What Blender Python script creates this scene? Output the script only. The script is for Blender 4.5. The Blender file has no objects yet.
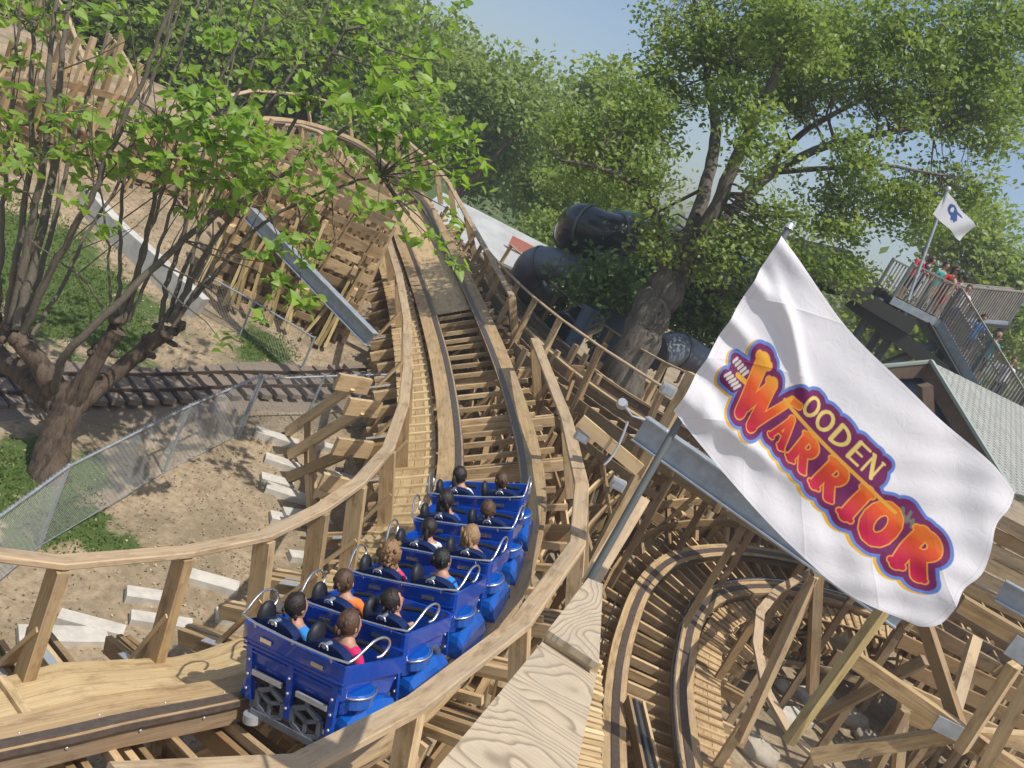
import bpy, bmesh, math, random
import numpy as np
from mathutils import Vector, Matrix
random.seed(7); rng = np.random.default_rng(7)
C = bpy.context.scene.collection
V = Vector
ZUP = V((0, 0, 1))
# ------------------------------------------------------------------ camera model (26.6 deg roll, 14 deg down)
FL = 850.0; ROLL = math.radians(26.6); PIT = math.radians(14.0); CH = 9.0
F = V((0, math.cos(PIT), -math.sin(PIT))); R0 = V((1, 0, 0)); U0 = V((0, math.sin(PIT), math.cos(PIT)))
Rc = R0*math.cos(ROLL) + U0*math.sin(ROLL); Uc = -R0*math.sin(ROLL) + U0*math.cos(ROLL)
CAM = V((0, 0, CH))
def P(px, py, d): return CAM + (F + Rc*((px-512)/FL) + Uc*((384-py)/FL))*d
def Z(px, py, z):
    v = F + Rc*((px-512)/FL) + Uc*((384-py)/FL)
    return CAM + v*((z-CH)/v.z)
cam = bpy.data.objects.new('camera', bpy.data.cameras.new('camera')); C.objects.link(cam)
M = Matrix((Rc, Uc, -F)).transposed().to_4x4(); M.translation = CAM
cam.matrix_world = M; cam.data.sensor_width = 36; cam.data.lens = FL/1024*36; cam.data.clip_end = 2000; cam.data.clip_start = .05
bpy.context.scene.camera = cam
# ------------------------------------------------------------------ materials
def mat(name):
    m = bpy.data.materials.new(name); m.use_nodes = True; nt = m.node_tree; nt.nodes.clear()
    out = nt.nodes.new('ShaderNodeOutputMaterial'); b = nt.nodes.new('ShaderNodeBsdfPrincipled')
    nt.links.new(b.outputs[0], out.inputs[0]); return m, nt, b, out
def N(nt, t, **k):
    n = nt.nodes.new(t)
    for a, v in k.items():
        if a in n.inputs.keys() if isinstance(a, str) else False: n.inputs[a].default_value = v
        else: setattr(n, a, v)
    return n
def noise(nt, vec, scale, detail=4, rough=.6, dist=0):
    n = nt.nodes.new('ShaderNodeTexNoise'); n.inputs['Scale'].default_value = scale; n.inputs['Detail'].default_value = detail
    n.inputs['Roughness'].default_value = rough; n.inputs['Distortion'].default_value = dist
    if vec is not None: nt.links.new(vec, n.inputs['Vector'])
    return n.outputs['Fac']
def ramp(nt, fac, stops):
    n = nt.nodes.new('ShaderNodeValToRGB'); e = n.color_ramp.elements
    while len(e) < len(stops): e.new(.5)
    for i, (p, c) in enumerate(stops): e[i].position = p; e[i].color = (*c, 1)
    nt.links.new(fac, n.inputs[0]); return n.outputs[0]
def mix(nt, fac, a, b, mode='MIX'):
    n = nt.nodes.new('ShaderNodeMix'); n.data_type = 'RGBA'; n.blend_type = mode
    for s, v in ((n.inputs[0], fac), (n.inputs[6], a), (n.inputs[7], b)):
        if isinstance(v, (int, float)): s.default_value = v
        elif isinstance(v, tuple): s.default_value = (*v, 1)
        else: nt.links.new(v, s)
    return n.outputs[2]
def mth(nt, op, a, b=0.0, clamp=False):
    n = nt.nodes.new('ShaderNodeMath'); n.operation = op; n.use_clamp = clamp
    for s, v in ((n.inputs[0], a), (n.inputs[1], b)):
        if isinstance(v, (int, float)): s.default_value = v
        else: nt.links.new(v, s)
    return n.outputs[0]
def mapping(nt, vec, sc):
    n = nt.nodes.new('ShaderNodeMapping'); n.inputs['Scale'].default_value = sc; nt.links.new(vec, n.inputs[0]); return n.outputs[0]
def bump(nt, b, h, s=.3, d=.01):
    n = nt.nodes.new('ShaderNodeBump'); n.inputs['Strength'].default_value = s; n.inputs['Distance'].default_value = d
    nt.links.new(h, n.inputs['Height']); nt.links.new(n.outputs[0], b.inputs['Normal'])
def attr(nt, name='var'):
    n = nt.nodes.new('ShaderNodeAttribute'); n.attribute_name = name; return n
def wood(name, dark, light, grey=.25, rough=.75, grain=1.0):
    m, nt, b, o = mat(name)
    uv = nt.nodes.new('ShaderNodeUVMap').outputs[0]; var = attr(nt).outputs['Fac']
    g = noise(nt, mapping(nt, uv, (1.3, 22*grain, 1)), 1.6, 5, .65, .6)
    g2 = noise(nt, mapping(nt, uv, (.5, 3, 1)), 1.5, 3, .6)
    rings = mth(nt, 'FRACT', mth(nt, 'MULTIPLY', noise(nt, mapping(nt, uv, (.3, 8*grain, 1)), 1.0, 2, .5, .3), 6))
    tone = mth(nt, 'ADD', mth(nt, 'MULTIPLY', g, .55), mth(nt, 'MULTIPLY', rings, .2))
    tone = mth(nt, 'ADD', tone, mth(nt, 'MULTIPLY', mth(nt, 'SUBTRACT', var, .5), .95))
    col = ramp(nt, tone, [(.15, dark), (.75, light)])
    gr = ramp(nt, g2, [(.45, (0, 0, 0)), (.75, (grey, grey, grey))])
    col = mix(nt, gr, col, (.27, .24, .19))
    st = ramp(nt, noise(nt, mapping(nt, uv, (.9, 2.2, 1)), 2.3, 5, .7), [(.3, (.55, .5, .45)), (.5, (1, 1, 1))])
    col = mix(nt, 1.0, col, st, 'MULTIPLY')
    nt.links.new(col, b.inputs['Base Color']); b.inputs['Roughness'].default_value = rough
    bump(nt, b, g, .35, .006); return m
def simple(name, col, rough=.5, metal=0.0, coat=0.0, nz=None, bumpy=0):
    m, nt, b, o = mat(name)
    tc = nt.nodes.new('ShaderNodeTexCoord').outputs['Object']
    n_ = noise(nt, tc, nz or 9, 5, .6)
    k = .72 if nz else .88
    c = mix(nt, ramp(nt, n_, [(.35, (0, 0, 0)), (.65, (1, 1, 1))]), tuple(x*k for x in col), col)
    nt.links.new(c, b.inputs['Base Color']); b.inputs['Roughness'].default_value = rough; b.inputs['Metallic'].default_value = metal
    b.inputs['Coat Weight'].default_value = coat
    nt.links.new(mth(nt, 'ADD', mth(nt, 'MULTIPLY', n_, .2), rough-.1), b.inputs['Roughness'])
    if bumpy: bump(nt, b, n_, bumpy, .02)
    return m
W = {}
W['new'] = wood('pine_timber', (.31, .195, .085), (.66, .475, .255), .35)
W['deck'] = wood('deck_board', (.40, .27, .12), (.70, .53, .29), .15)
W['old'] = wood('weathered_timber', (.24, .16, .08), (.54, .39, .22), .5)
W['cap'] = wood('handrail_timber', (.36, .25, .14), (.63, .47, .29), .55)
W['dark'] = wood('treated_stack', (.15, .095, .05), (.38, .26, .15), .4)
W['post'] = wood('green_pine', (.3, .22, .08), (.56, .43, .2), .1)
ply_m, nt, b, o = mat('plywood')
uv = nt.nodes.new('ShaderNodeUVMap').outputs[0]
nn = noise(nt, mapping(nt, uv, (1.0, 2.4, 1)), 1.25, 3.2, .32, .5)
fr = mth(nt, 'FRACT', mth(nt, 'MULTIPLY', nn, 27))
c = ramp(nt, fr, [(.0, (.56, .46, .32)), (.62, (.50, .40, .27)), (.9, (.25, .19, .125)), (1., (.55, .45, .31))])
fine = noise(nt, mapping(nt, uv, (2.5, 110, 1)), 2, 5, .7)
c = mix(nt, ramp(nt, fine, [(.4, (0, 0, 0)), (.7, (.6, .6, .6))]), c, (.28, .23, .17))
c = mix(nt, ramp(nt, noise(nt, uv, 2.2, 6, .75), [(.5, (0, 0, 0)), (.72, (.5, .5, .5))]), c, (.30, .27, .22))
nt.links.new(c, b.inputs['Base Color']); b.inputs['Roughness'].default_value = .8; bump(nt, b, fr, .15, .004)
M_ = {}
M_['strip'] = simple('worn_rail_steel', (.20, .155, .13), .40, .5, 0, 14)
M_['galv'] = simple('galvanised_steel', (.42, .46, .50), .5, .35, 0, 6)
M_['plate'] = simple('bright_plate', (.6, .62, .64), .4, .5)
M_['blue'] = simple('navy_gloss_paint', (.004, .065, .42), .2, 0, .5)
M_['fender'] = simple('royal_gloss_paint', (.005, .10, .46), .2, 0, .5)
M_['chrome'] = simple('chrome_tube', (.72, .72, .72), .25, .9)
M_['pad'] = simple('black_upholstery', (.012, .014, .022), .55)
M_['padn'] = simple('navy_seat_shell', (.005, .018, .085), .4)
M_['cast'] = simple('cast_grey', (.22, .24, .27), .5, .3, 0, 12)
M_['black'] = simple('black_rubber', (.015, .015, .016), .6)
M_['white'] = simple('white_cloth', (.78, .77, .78), .8)
M_['concrete'] = simple('pale_concrete', (.64, .60, .52), .9, 0, 0, 3.5, .2)
M_['wallc'] = simple('grey_concrete', (.58, .56, .52), .9, 0, 0, 2.5, .3)
M_['bark'] = simple('bark', (.14, .105, .075), .95, 0, 0, 13, 1.0)
M_['bark2'] = simple('shoot_bark', (.15, .125, .09), .85, 0, 0, 16, .5)
M_['oakbark'] = simple('oak_bark', (.17, .145, .12), .95, 0, 0, 5, 1.0)
def barkm(name, dk, lt, sc):
    m, nt, b, o = mat(name); tc = nt.nodes.new('ShaderNodeTexCoord').outputs['Object']
    n_ = noise(nt, mapping(nt, tc, (sc, sc, sc*.16)), 1, 6, .7, .8); n2_ = noise(nt, tc, sc*.4, 3, .6)
    c = ramp(nt, n_, [(.36, dk), (.56, lt)]); c = mix(nt, ramp(nt, n2_, [(.4, (0, 0, 0)), (.7, (.6, .6, .6))]), c, tuple(x*.55 for x in lt))
    nt.links.new(c, b.inputs['Base Color']); b.inputs['Roughness'].default_value = .95; bump(nt, b, n_, 1.0, .06); return m
M_['oakbark'] = barkm('oak_bark_ridged', (.045, .038, .028), (.18, .155, .12), 7.0); M_['bark'] = barkm('dark_bark_ridged', (.04, .028, .02), (.16, .115, .08), 9.0)
M_['rust'] = simple('rusty_rail', (.11, .08, .065), .6, .4, 0, 20)
M_['sleeper'] = simple('grey_sleeper', (.24, .19, .15), .9, 0, 0, 6)
M_['mesh'] = simple('zinc_wire', (.38, .39, .39), .45, .6)
M_['slate'] = simple('slate_blue_column', (.10, .145, .21), .5, 0, .1)
M_['slide'] = simple('dark_slide_fibreglass', (.022, .035, .045), .3, 0, .5)
M_['slideg'] = simple('grey_slide_fibreglass', (.16, .18, .21), .4, 0, .3)
M_['green'] = simple('sea_green_fibreglass', (.09, .22, .19), .4, 0, .3)
M_['decksteel'] = simple('deck_grey_steel', (.16, .18, .18), .6, .2, 0, 4)
M_['slat'] = simple('grey_slat_wood', (.36, .32, .27), .85, 0, 0, 5)
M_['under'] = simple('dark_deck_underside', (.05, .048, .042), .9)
M_['roofw'] = simple('white_sheet_roof', (.50, .51, .50), .6, 0, 0, .8)
M_['wallt'] = simple('tan_wall', (.34, .25, .17), .85)
M_['brown'] = simple('brown_fascia', (.17, .115, .075), .8, 0, 0, 4)
M_['trim'] = simple('pale_green_trim', (.33, .38, .33), .6)
M_['rock'] = simple('pale_rock', (.48, .42, .33), .95, 0, 0, 5, 1.0)
M_['skin'] = simple('skin', (.52, .29, .19), .55)
M_['jean'] = simple('denim', (.05, .07, .14), .85)
M_['black2'] = simple('cable_black', (.02, .02, .02), .5)
for n_, c_ in dict(orange=(.85, .22, .03), pink=(.72, .05, .14), magenta=(.65, .02, .13), sky=(.03, .25, .72), royal=(.02, .08, .4), red=(.55, .03, .03), tan=(.45, .33, .2), salmon=(.75, .28, .2), teal=(.04, .35, .33), navy=(.02, .03, .1), yellow=(.8, .55, .05)).items():
    M_[n_] = simple(n_+'_fabric', c_, .85)
for n_, c_ in dict(h_dark=(.022, .013, .009), h_brown=(.10, .05, .025), h_blond=(.36, .22, .10), h_curly=(.30, .17, .075), h_black=(.01, .009, .009)).items():
    M_[n_] = simple(n_.replace('h_', 'hair_'), c_, .5, 0, 0, 40, .6)
def leafmat(name, dk, lt, tr=.35):
    m, nt, b, o = mat(name)
    v = attr(nt).outputs['Fac']
    c = ramp(nt, v, [(0, dk), (1, lt)])
    nt.links.new(c, b.inputs['Base Color']); b.inputs['Roughness'].default_value = .45
    t = nt.nodes.new('ShaderNodeBsdfTranslucent'); c2 = mix(nt, 1.0, c, (1.0, 1.05, .35), 'MULTIPLY'); c2 = mix(nt, .35, c2, lt)
    nt.links.new(c2, t.inputs[0])
    mx = nt.nodes.new('ShaderNodeMixShader'); mx.inputs[0].default_value = tr
    nt.links.new(b.outputs[0], mx.inputs[1]); nt.links.new(t.outputs[0], mx.inputs[2]); nt.links.new(mx.outputs[0], o.inputs[0]); return m
L_ = dict(cat=leafmat('catalpa_leaf', (.15, .30, .04), (.38, .55, .09), .55), oak=leafmat('oak_leaf', (.14, .24, .045), (.37, .46, .11), .5),
          bg=leafmat('hill_leaf', (.15, .24, .05), (.35, .44, .11), .5), mid=leafmat('ash_leaf', (.18, .28, .06), (.40, .48, .14), .55), dk=leafmat('dark_leaf', (.08, .16, .04), (.2, .3, .07), .4))  # dk is a darker green for the low understory tree
# ------------------------------------------------------------------ mesh builder
class MB:
    def __init__(s): s.v = []; s.f = []; s.uv = []; s.var = []; s.mi = []; s.sm = []
    def add(s, vs, fs, uvs=None, var=None, mi=0, smooth=False):
        o = len(s.v); var = random.random() if var is None else var
        s.v += [tuple(x) for x in vs]; s.var += [var]*len(vs)
        for k, f in enumerate(fs):
            s.f.append(tuple(i+o for i in f)); s.mi.append(mi); s.sm.append(smooth)
            if uvs: s.uv += uvs[k]
            else: s.uv += [(0, 0)]*len(f)
    def beam(s, a, b, w, h, up=ZUP, var=None, mi=0):
        a = V(a); b = V(b); d = b-a; L = d.length
        if L < 1e-5: return s
        d = d/L; sd = d.cross(V(up))
        if sd.length < 1e-3: sd = d.cross(V((1, 0, 0)))
        sd.normalize(); u = sd.cross(d).normalized()
        c = [(-1, -1), (1, -1), (1, 1), (-1, 1)]; vs = []
        for e in (a, b):
            for (i, j) in c: vs.append(e + sd*(i*w/2) + u*(j*h/2))
        U = random.random()*50; T = random.random()*50; per = [0, w, w+h, 2*w+h, 2*w+2*h]
        fs = []; uv = []
        for i in range(4):
            j = (i+1) % 4; fs.append((i, j, 4+j, 4+i)); uv.append([(U, T+per[i]), (U, T+per[i+1]), (U+L, T+per[i+1]), (U+L, T+per[i])])
        fs += [(3, 2, 1, 0), (4, 5, 6, 7)]
        e = [(U, T), (U, T+w), (U+h*.3, T+w), (U+h*.3, T)]; uv += [e, e]
        s.add(vs, fs, uv, var, mi); return s
    def box(s, c, sx, sy, sz, X=V((1, 0, 0)), Y=None, mi=0, var=None):
        Y = Y or ZUP.cross(X); Zz = X.cross(Y)
        return s.beam(V(c)-X*(sx/2), V(c)+X*(sx/2), sy, sz, Zz, var, mi)
    def sweep(s, pts, rs, us, prof, var=None, mi=0, smooth=False, caps=True, seg=None):
        n = len(prof); vs = []; fs = []; uv = []; ac = 0; T = random.random()*20; U = random.random()*20
        pl = [0]
        for i in range(n): pl.append(pl[-1] + math.dist(prof[i], prof[(i+1) % n]))
        S = [0]
        for i in range(1, len(pts)): S.append(S[-1] + (V(pts[i])-V(pts[i-1])).length)
        for p, r, u in zip(pts, rs, us):
            for (x, y) in prof: vs.append(V(p)+V(r)*x+V(u)*y)
        for i in range(len(pts)-1):
            for j in range(n):
                k = (j+1) % n
                fs.append((i*n+j, i*n+k, (i+1)*n+k, (i+1)*n+j))
                uv.append([(U+S[i], T+pl[j]), (U+S[i], T+pl[j+1]), (U+S[i+1], T+pl[j+1]), (U+S[i+1], T+pl[j])])
        if caps and smooth:
            s.add(vs, fs, uv, var, mi, True)
            for q in (vs[:n], vs[-n:]): s.add(q, [tuple(range(n))], [[(U, T+k_*.01) for k_ in range(n)]], var, mi, False)
            return s
        if caps:
            fs.append(tuple(range(n))[::-1]); uv.append([(U, T+q[0]) for q in prof])
            fs.append(tuple((len(pts)-1)*n+j for j in range(n))); uv.append([(U, T+q[0]) for q in prof])
        s.add(vs, fs, uv, var, mi, smooth); return s
    def tube(s, pts, rad, n=8, var=None, mi=0, closed=False):
        pts = [V(p) for p in pts]
        if not hasattr(rad, '__len__'): rad = [rad]*len(pts)
        rs = []; us = []; ref = None
        for i in range(len(pts)):
            t = (pts[min(i+1, len(pts)-1)]-pts[max(i-1, 0)]).normalized()
            if ref is None: ref = t.orthogonal().normalized()
            ref = (ref - t*ref.dot(t)).normalized(); q = t.cross(ref)
            rs.append(ref*rad[i]); us.append(q*rad[i])
        prof = [(math.cos(2*math.pi*k/n), math.sin(2*math.pi*k/n)) for k in range(n)]
        return s.sweep(pts, rs, us, prof, var, mi, True)
    def ell(s, c, rx, ry, rz, X=V((1, 0, 0)), Y=V((0, 1, 0)), n=10, m=7, mi=0, var=None, jit=0):
        Zz = X.cross(Y); vs = []; fs = []
        for i in range(m+1):
            th = math.pi*i/m
            for j in range(n):
                ph = 2*math.pi*j/n; k = 1+random.uniform(-jit, jit)
                vs.append(V(c)+(X*(rx*math.sin(th)*math.cos(ph))+Y*(ry*math.sin(th)*math.sin(ph))+Zz*(rz*math.cos(th)))*k)
        for i in range(m):
            for j in range(n):
                k = (j+1) % n; fs.append((i*n+j, (i+1)*n+j, (i+1)*n+k, i*n+k))
        s.add(vs, fs, None, var, mi, True); return s
    def poly(s, pts, th, up=ZUP, mi=0, var=None, uvs=1.0):
        pts = [V(p) for p in pts]; n = len(pts); up = V(up); vs = pts+[p-up*th for p in pts]
        fs = [tuple(range(n)), tuple(range(n, 2*n))[::-1]]+[(i, n+i, n+(i+1) % n, (i+1) % n) for i in range(n)]
        x = (pts[1]-pts[0]).normalized(); y = up.cross(x)
        q = [((p-pts[0]).dot(x)*uvs, (p-pts[0]).dot(y)*uvs) for p in pts]
        uv = [q, q[::-1]]+[[q[i], q[i], q[(i+1) % n], q[(i+1) % n]] for i in range(n)]
        s.add(vs, fs, uv, var, mi); return s
    def obj(s, name, mats, parent=None, local=False):
        off = V((0, 0, 0))
        if parent is not None and not local:
            off = parent.get('_loc'); off = V(off) if off is not None else V((0, 0, 0))
        me = bpy.data.meshes.new(name)
        me.from_pydata([(x-off.x, y-off.y, z-off.z) for x, y, z in s.v], [], s.f)
        if not isinstance(mats, (list, tuple)): mats = [mats]
        for m in mats: me.materials.append(m)
        me.uv_layers.new(name='UVMap').data.foreach_set('uv', np.array(s.uv, dtype=np.float32).ravel())
        a = me.attributes.new('var', 'FLOAT', 'POINT'); a.data.foreach_set('value', np.array(s.var, dtype=np.float32))
        me.polygons.foreach_set('material_index', s.mi); me.polygons.foreach_set('use_smooth', s.sm)
        bm = bmesh.new(); bm.from_mesh(me); bmesh.ops.recalc_face_normals(bm, faces=bm.faces); bm.to_mesh(me); bm.free()
        me.update(); o = bpy.data.objects.new(name, me); C.objects.link(o)
        if parent is not None:
            o.parent = parent
            if not local: o['_loc'] = off[:]
        return o
def thing(name, label, cat, loc=(0, 0, 0), group=None):
    o = bpy.data.objects.new(name, None); C.objects.link(o); o.empty_display_size = .2
    o.location = loc; o['_loc'] = tuple(loc); o['label'] = label; o['category'] = cat
    if group: o['group'] = group
    return o
def tag(o, label, cat, group=None, kind=None):
    o['label'] = label; o['category'] = cat
    if group: o['group'] = group
    if kind: o['kind'] = kind
    return o
def struct(o): o['kind'] = 'structure'; return o
def beam1(name, a, b, w, h, m, parent, up=ZUP, label=None):
    o = MB().beam(a, b, w, h, up).obj(name, m, parent)
    if label: o['label'] = label
    return o
def sstep(a, b, x): t = min(1, max(0, (x-a)/(b-a))); return t*t*(3-2*t)
def ground(x, y):
    h = .1 + 2.6*sstep(10.5, 30, y)*(1-.75*sstep(1, 7, x))
    h += 1.9*sstep(0, 16, -x-6.5)*sstep(10, 22, y)*sstep(60, 34, y) if y < 60 else 0
    h += 3*sstep(60, 120, y)*sstep(10, -40, x)
    h += .05*math.sin(x*1.7+y*.6)+.04*math.sin(y*2.3-x*.8)
    return h
def GP(px, py):                                      # pixel ray meets the terrain
    v = F + Rc*((px-512)/FL) + Uc*((384-py)/FL); d = 6.0
    while d < 200:
        p = CAM+v*d
        if p.z <= ground(p.x, p.y): return p
        d += .05
    return p
# ------------------------------------------------------------------ ground
gm, nt, b, o = mat('dirt_grass_painted_shade')
tc = nt.nodes.new('ShaderNodeTexCoord').outputs['Object']
n1 = noise(nt, tc, .9, 6, .65); n2 = noise(nt, tc, 7, 6, .7); n3 = noise(nt, tc, .28, 4, .6)
dirt = ramp(nt, n2, [(.3, (.22, .16, .10)), (.52, (.38, .29, .185)), (.8, (.50, .41, .29))])
dirt = mix(nt, ramp(nt, noise(nt, tc, 28, 3, .7), [(.62, (0, 0, 0)), (.7, (.7, .7, .7))]), dirt, (.22, .16, .10))
dirt = mix(nt, ramp(nt, n1, [(.42, (0, 0, 0)), (.62, (.75, .75, .75))]), dirt, (.20, .16, .095))  # broad dark mottling paints dappled shade into the dirt colour
grass = ramp(nt, n2, [(.3, (.035, .065, .015)), (.75, (.11, .16, .035))])
ga = attr(nt, 'grass').outputs['Fac']
gf = ramp(nt, mth(nt, 'ADD', ga, mth(nt, 'MULTIPLY', mth(nt, 'SUBTRACT', n1, .5), 2.2)), [(.42, (0, 0, 0)), (.62, (1, 1, 1))])
c = mix(nt, gf, dirt, grass)
nt.links.new(c, b.inputs['Base Color']); b.inputs['Roughness'].default_value = 1.0; bump(nt, b, n2, .8, .05)
xs = np.concatenate([np.linspace(-170, -42, 12), np.linspace(-40, 40, 161), np.linspace(42, 170, 12)])
ys = np.concatenate([np.linspace(-60, -12, 6), np.linspace(-10, 60, 141), np.linspace(64, 180, 24)])
vs = [(x, y, ground(x, y)) for y in ys for x in xs]; nx = len(xs)
fs = [(j*nx+i, j*nx+i+1, (j+1)*nx+i+1, (j+1)*nx+i) for j in range(len(ys)-1) for i in range(nx-1)]
me = bpy.data.meshes.new('ground'); me.from_pydata(vs, [], fs); me.materials.append(gm)
G0 = [(GP(20, 490), 1.5), (GP(70, 300), 2.3), (GP(20, 250), 2.4), (GP(270, 350), 1.0), (GP(110, 545), .5), (GP(60, 520), 1.0)]
def grassv(x, y):
    g = 0.0
    for c_, r in G0: g = max(g, 1.15-math.dist((x, y), c_[:2])/r*.75)
    g = max(g, .8*sstep(38, 46, y)*sstep(2, -3, x), .8*sstep(75, 90, y), .8*sstep(24, 34, -x))
    return max(0, min(1, g))
a = me.attributes.new('grass', 'FLOAT', 'POINT'); a.data.foreach_set('value', np.array([grassv(x, y) for x, y, z in vs], dtype=np.float32))
me.polygons.foreach_set('use_smooth', [True]*len(fs))
g = bpy.data.objects.new('ground', me); C.objects.link(g); struct(g)
# ------------------------------------------------------------------ track
def cr(A, t):
    n = len(A); i = max(0, min(int(t), n-2)); u = t-i
    p0 = A[max(i-1, 0)] if i > 0 else A[0]*2-A[1]; p1 = A[i]; p2 = A[i+1]; p3 = A[i+2] if i+2 < n else A[n-1]*2-A[n-2]
    return .5*((2*p1)+(-p0+p2)*u+(2*p0-5*p1+4*p2-p3)*u*u+(-p0+3*p1-3*p2+p3)*u**3)
class Track:
    def __init__(s, L, R):
        s.L = np.array(L, float); s.R = np.array(R, float); s.n = len(L); s.tt = np.linspace(0, s.n-1.0001, 60*s.n)
        m = np.array([(cr(s.L, t)+cr(s.R, t))/2 for t in s.tt]); s.S = np.concatenate([[0], np.cumsum(np.linalg.norm(np.diff(m, axis=0), axis=1))]); s.len = s.S[-1]; s.m = m
    def tof(s, a): return float(np.interp(a, s.S, s.tt))
    def sof(s, t): return float(np.interp(t, s.tt, s.S))
    def fr(s, a):
        t = s.tof(a); L = cr(s.L, t); R = cr(s.R, t); e = .02
        t1, t0 = min(t+e, s.n-1.0001), max(t-e, 0)
        T = (cr(s.L, t1)+cr(s.R, t1)-cr(s.L, t0)-cr(s.R, t0)); T /= np.linalg.norm(T)
        r = R-L; r -= T*(r@T); r /= np.linalg.norm(r); u = np.cross(r, T)
        return V((L+R)/2), V(T), V(r), V(u)
    def at(s, a, la, up): m, T, r, u = s.fr(a); return m+r*la+u*up
    def rng(s, a0, a1, st): n = max(2, int(round((a1-a0)/st))+1); return list(np.linspace(a0, a1, n))
    def sweep(s, name, a0, a1, st, prof, m, parent, la=0, up=0, var=None, mi=None):
        A = s.rng(a0, a1, st); fr = [s.fr(a) for a in A]; mb = MB()
        laf = la if callable(la) else (lambda a: la); upf = up if callable(up) else (lambda a: up)
        mb.sweep([f[0]+f[2]*laf(a)+f[3]*upf(a) for a, f in zip(A, fr)], [f[2] for f in fr], [f[3] for f in fr], prof, var)
        return mb.obj(name, m, parent)
def rect(x0, x1, y0, y1): return [(x0, y0), (x1, y0), (x1, y1), (x0, y1)]
def from_centres(cs, banks, W=1.15):
    A = np.array(cs, float); L = []; R = []
    for i in range(len(A)):
        T = A[min(i+1, len(A)-1)]-A[max(i-1, 0)]; T /= np.linalg.norm(T)
        r = np.cross(T, [0, 0, 1]); r /= np.linalg.norm(r); b = math.radians(banks[i]); u = np.cross(r, T)
        r2 = r*math.cos(b)+u*math.sin(b); L.append(A[i]-r2*W/2); R.append(A[i]+r2*W/2)
    return Track(L, R)
def rails(tr, root, a0, a1, strip=.055, outL=.97, outR=.93, inn=.50):
    # laminated timber rails: wide running boards over a narrower stack, steel strip on top
    for sgn in (-1, 1):
        lo = lambda x0, x1, y0, y1: rect(*(sorted((sgn*x0, sgn*x1))), y0, y1)
        r = tr.sweep('rail', a0, a1, .35, lo(inn, outL if sgn < 0 else outR, -.075, -.012), W['new'], root, var=.55)
        st = tr.sweep('rail_stack', a0, a1, .5, lo(inn+.035, .80, -.27, -.077), W['dark'], r, var=.6)
        s2 = tr.sweep('steel_strip', a0, a1, .35, lo(.53, .53+strip*2, -.012, .004), M_['strip'], r)
        s3 = tr.sweep('side_strip', a0, a1, .5, lo(inn-.012, inn-.0005, -.072, -.016), M_['strip'], r)
        k = a0+.4; mb = MB()
        while k < min(a1, a0+26):
            q = tr.at(k, sgn*.528, -.13); m, T, rr, uu = tr.fr(k)
            mb.ell(q, .016, .016, .016, n=6, m=4); mb.ell(tr.at(k+.3, sgn*.70, -.009), .013, .013, .008, n=6, m=4); k += .62
        mb.obj('bolt', M_['plate'], r)
def ties(tr, root, ss, x0, x1, w=.05, h=.17, m='new', top=-.272):
    for i, a in enumerate(ss):
        e0 = x0+random.uniform(-.05, .05); e1 = x1+random.uniform(-.12, .12); m_, T, r, u = tr.fr(a)
        p = m_+u*(top-h/2)
        MB().beam(p+r*e0, p+r*e1, w, h, u, var=random.uniform(.3, .95)).obj('tie', W[m], root)
def handrail(tr, root, posts, la, up, base_up=-.45, w=.19, th=.07, pw=.10, pd=.2, m='cap', endx=0, lean=0):
    # cap: straight planks between the posts (kinked like the real one)
    A = posts; fr = [tr.fr(a) for a in A]; pts = [f[0]+f[2]*la(a)+f[3]*up(a) for a, f in zip(A, fr)]
    rs = [(f[2]*.75+V((f[2].x, f[2].y, 0)).normalized()*.25).normalized() for f in fr]
    us = [r.cross(f[1]).normalized() for r, f in zip(rs, fr)]
    x = w/2; c = .012
    cap = MB().sweep(pts, rs, us, [(-x+c, -th/2), (x-c, -th/2), (x, -th/2+c), (x, th/2-c), (x-c, th/2), (-x+c, th/2), (-x, th/2-c), (-x, -th/2+c)], var=.55).obj('handrail', W[m], root)
    for a, f, p, u in zip(A, fr, pts, us):
        sg = -1 if la(a) < 0 else 1
        top = p-u*(th/2+.005); bot = f[0]+f[2]*(la(a)+sg*lean)+f[3]*base_up
        MB().beam(bot, top, pw, pd, f[2], var=random.uniform(.35, .85)).obj('post', W['new'], root)
# near track, fitted from the photograph
LR = [[[-2.29, 5.36, 3.26], [-1.41, 4.7, 3.58]], [[-2.0, 5.74, 3.26], [-1.12, 5.05, 3.52]], [[-1.67, 6.17, 3.28], [-0.78, 5.48, 3.52]], [[-1.29, 6.67, 3.26], [-0.39, 6.02, 3.57]], [[-0.88, 7.24, 3.25], [0.07, 6.7, 3.62]], [[-0.58, 7.89, 3.27], [0.41, 7.47, 3.67]], [[-0.3, 8.71, 3.33], [0.71, 8.42, 3.8]], [[-0.09, 9.74, 3.43], [0.95, 9.55, 3.87]], [[0.03, 11.04, 3.53], [1.08, 10.96, 4.01]], [[0.02, 12.63, 3.59], [1.03, 12.69, 4.16]], [[-0.22, 14.55, 3.61], [0.76, 14.72, 4.19]], [[-0.74, 16.85, 3.66], [0.23, 17.08, 4.24]], [[-1.55, 19.56, 3.81], [-0.59, 19.84, 4.38]], [[-2.59, 22.65, 3.94], [-1.66, 22.95, 4.54]], [[-3.84, 26.07, 4.08], [-2.96, 26.38, 4.76]], [[-5.42, 29.78, 4.38], [-4.57, 30.11, 5.08]], [[-7.51, 33.75, 4.93], [-6.63, 34.12, 5.56]]]
LR = np.array(LR)
d0 = LR[0]-LR[1]
pre = [LR[0]+d0*k*1.6 + np.array([[0, 0, .02*k*k], [0, 0, .0]]) for k in (4, 3, 2, 1)]
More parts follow.
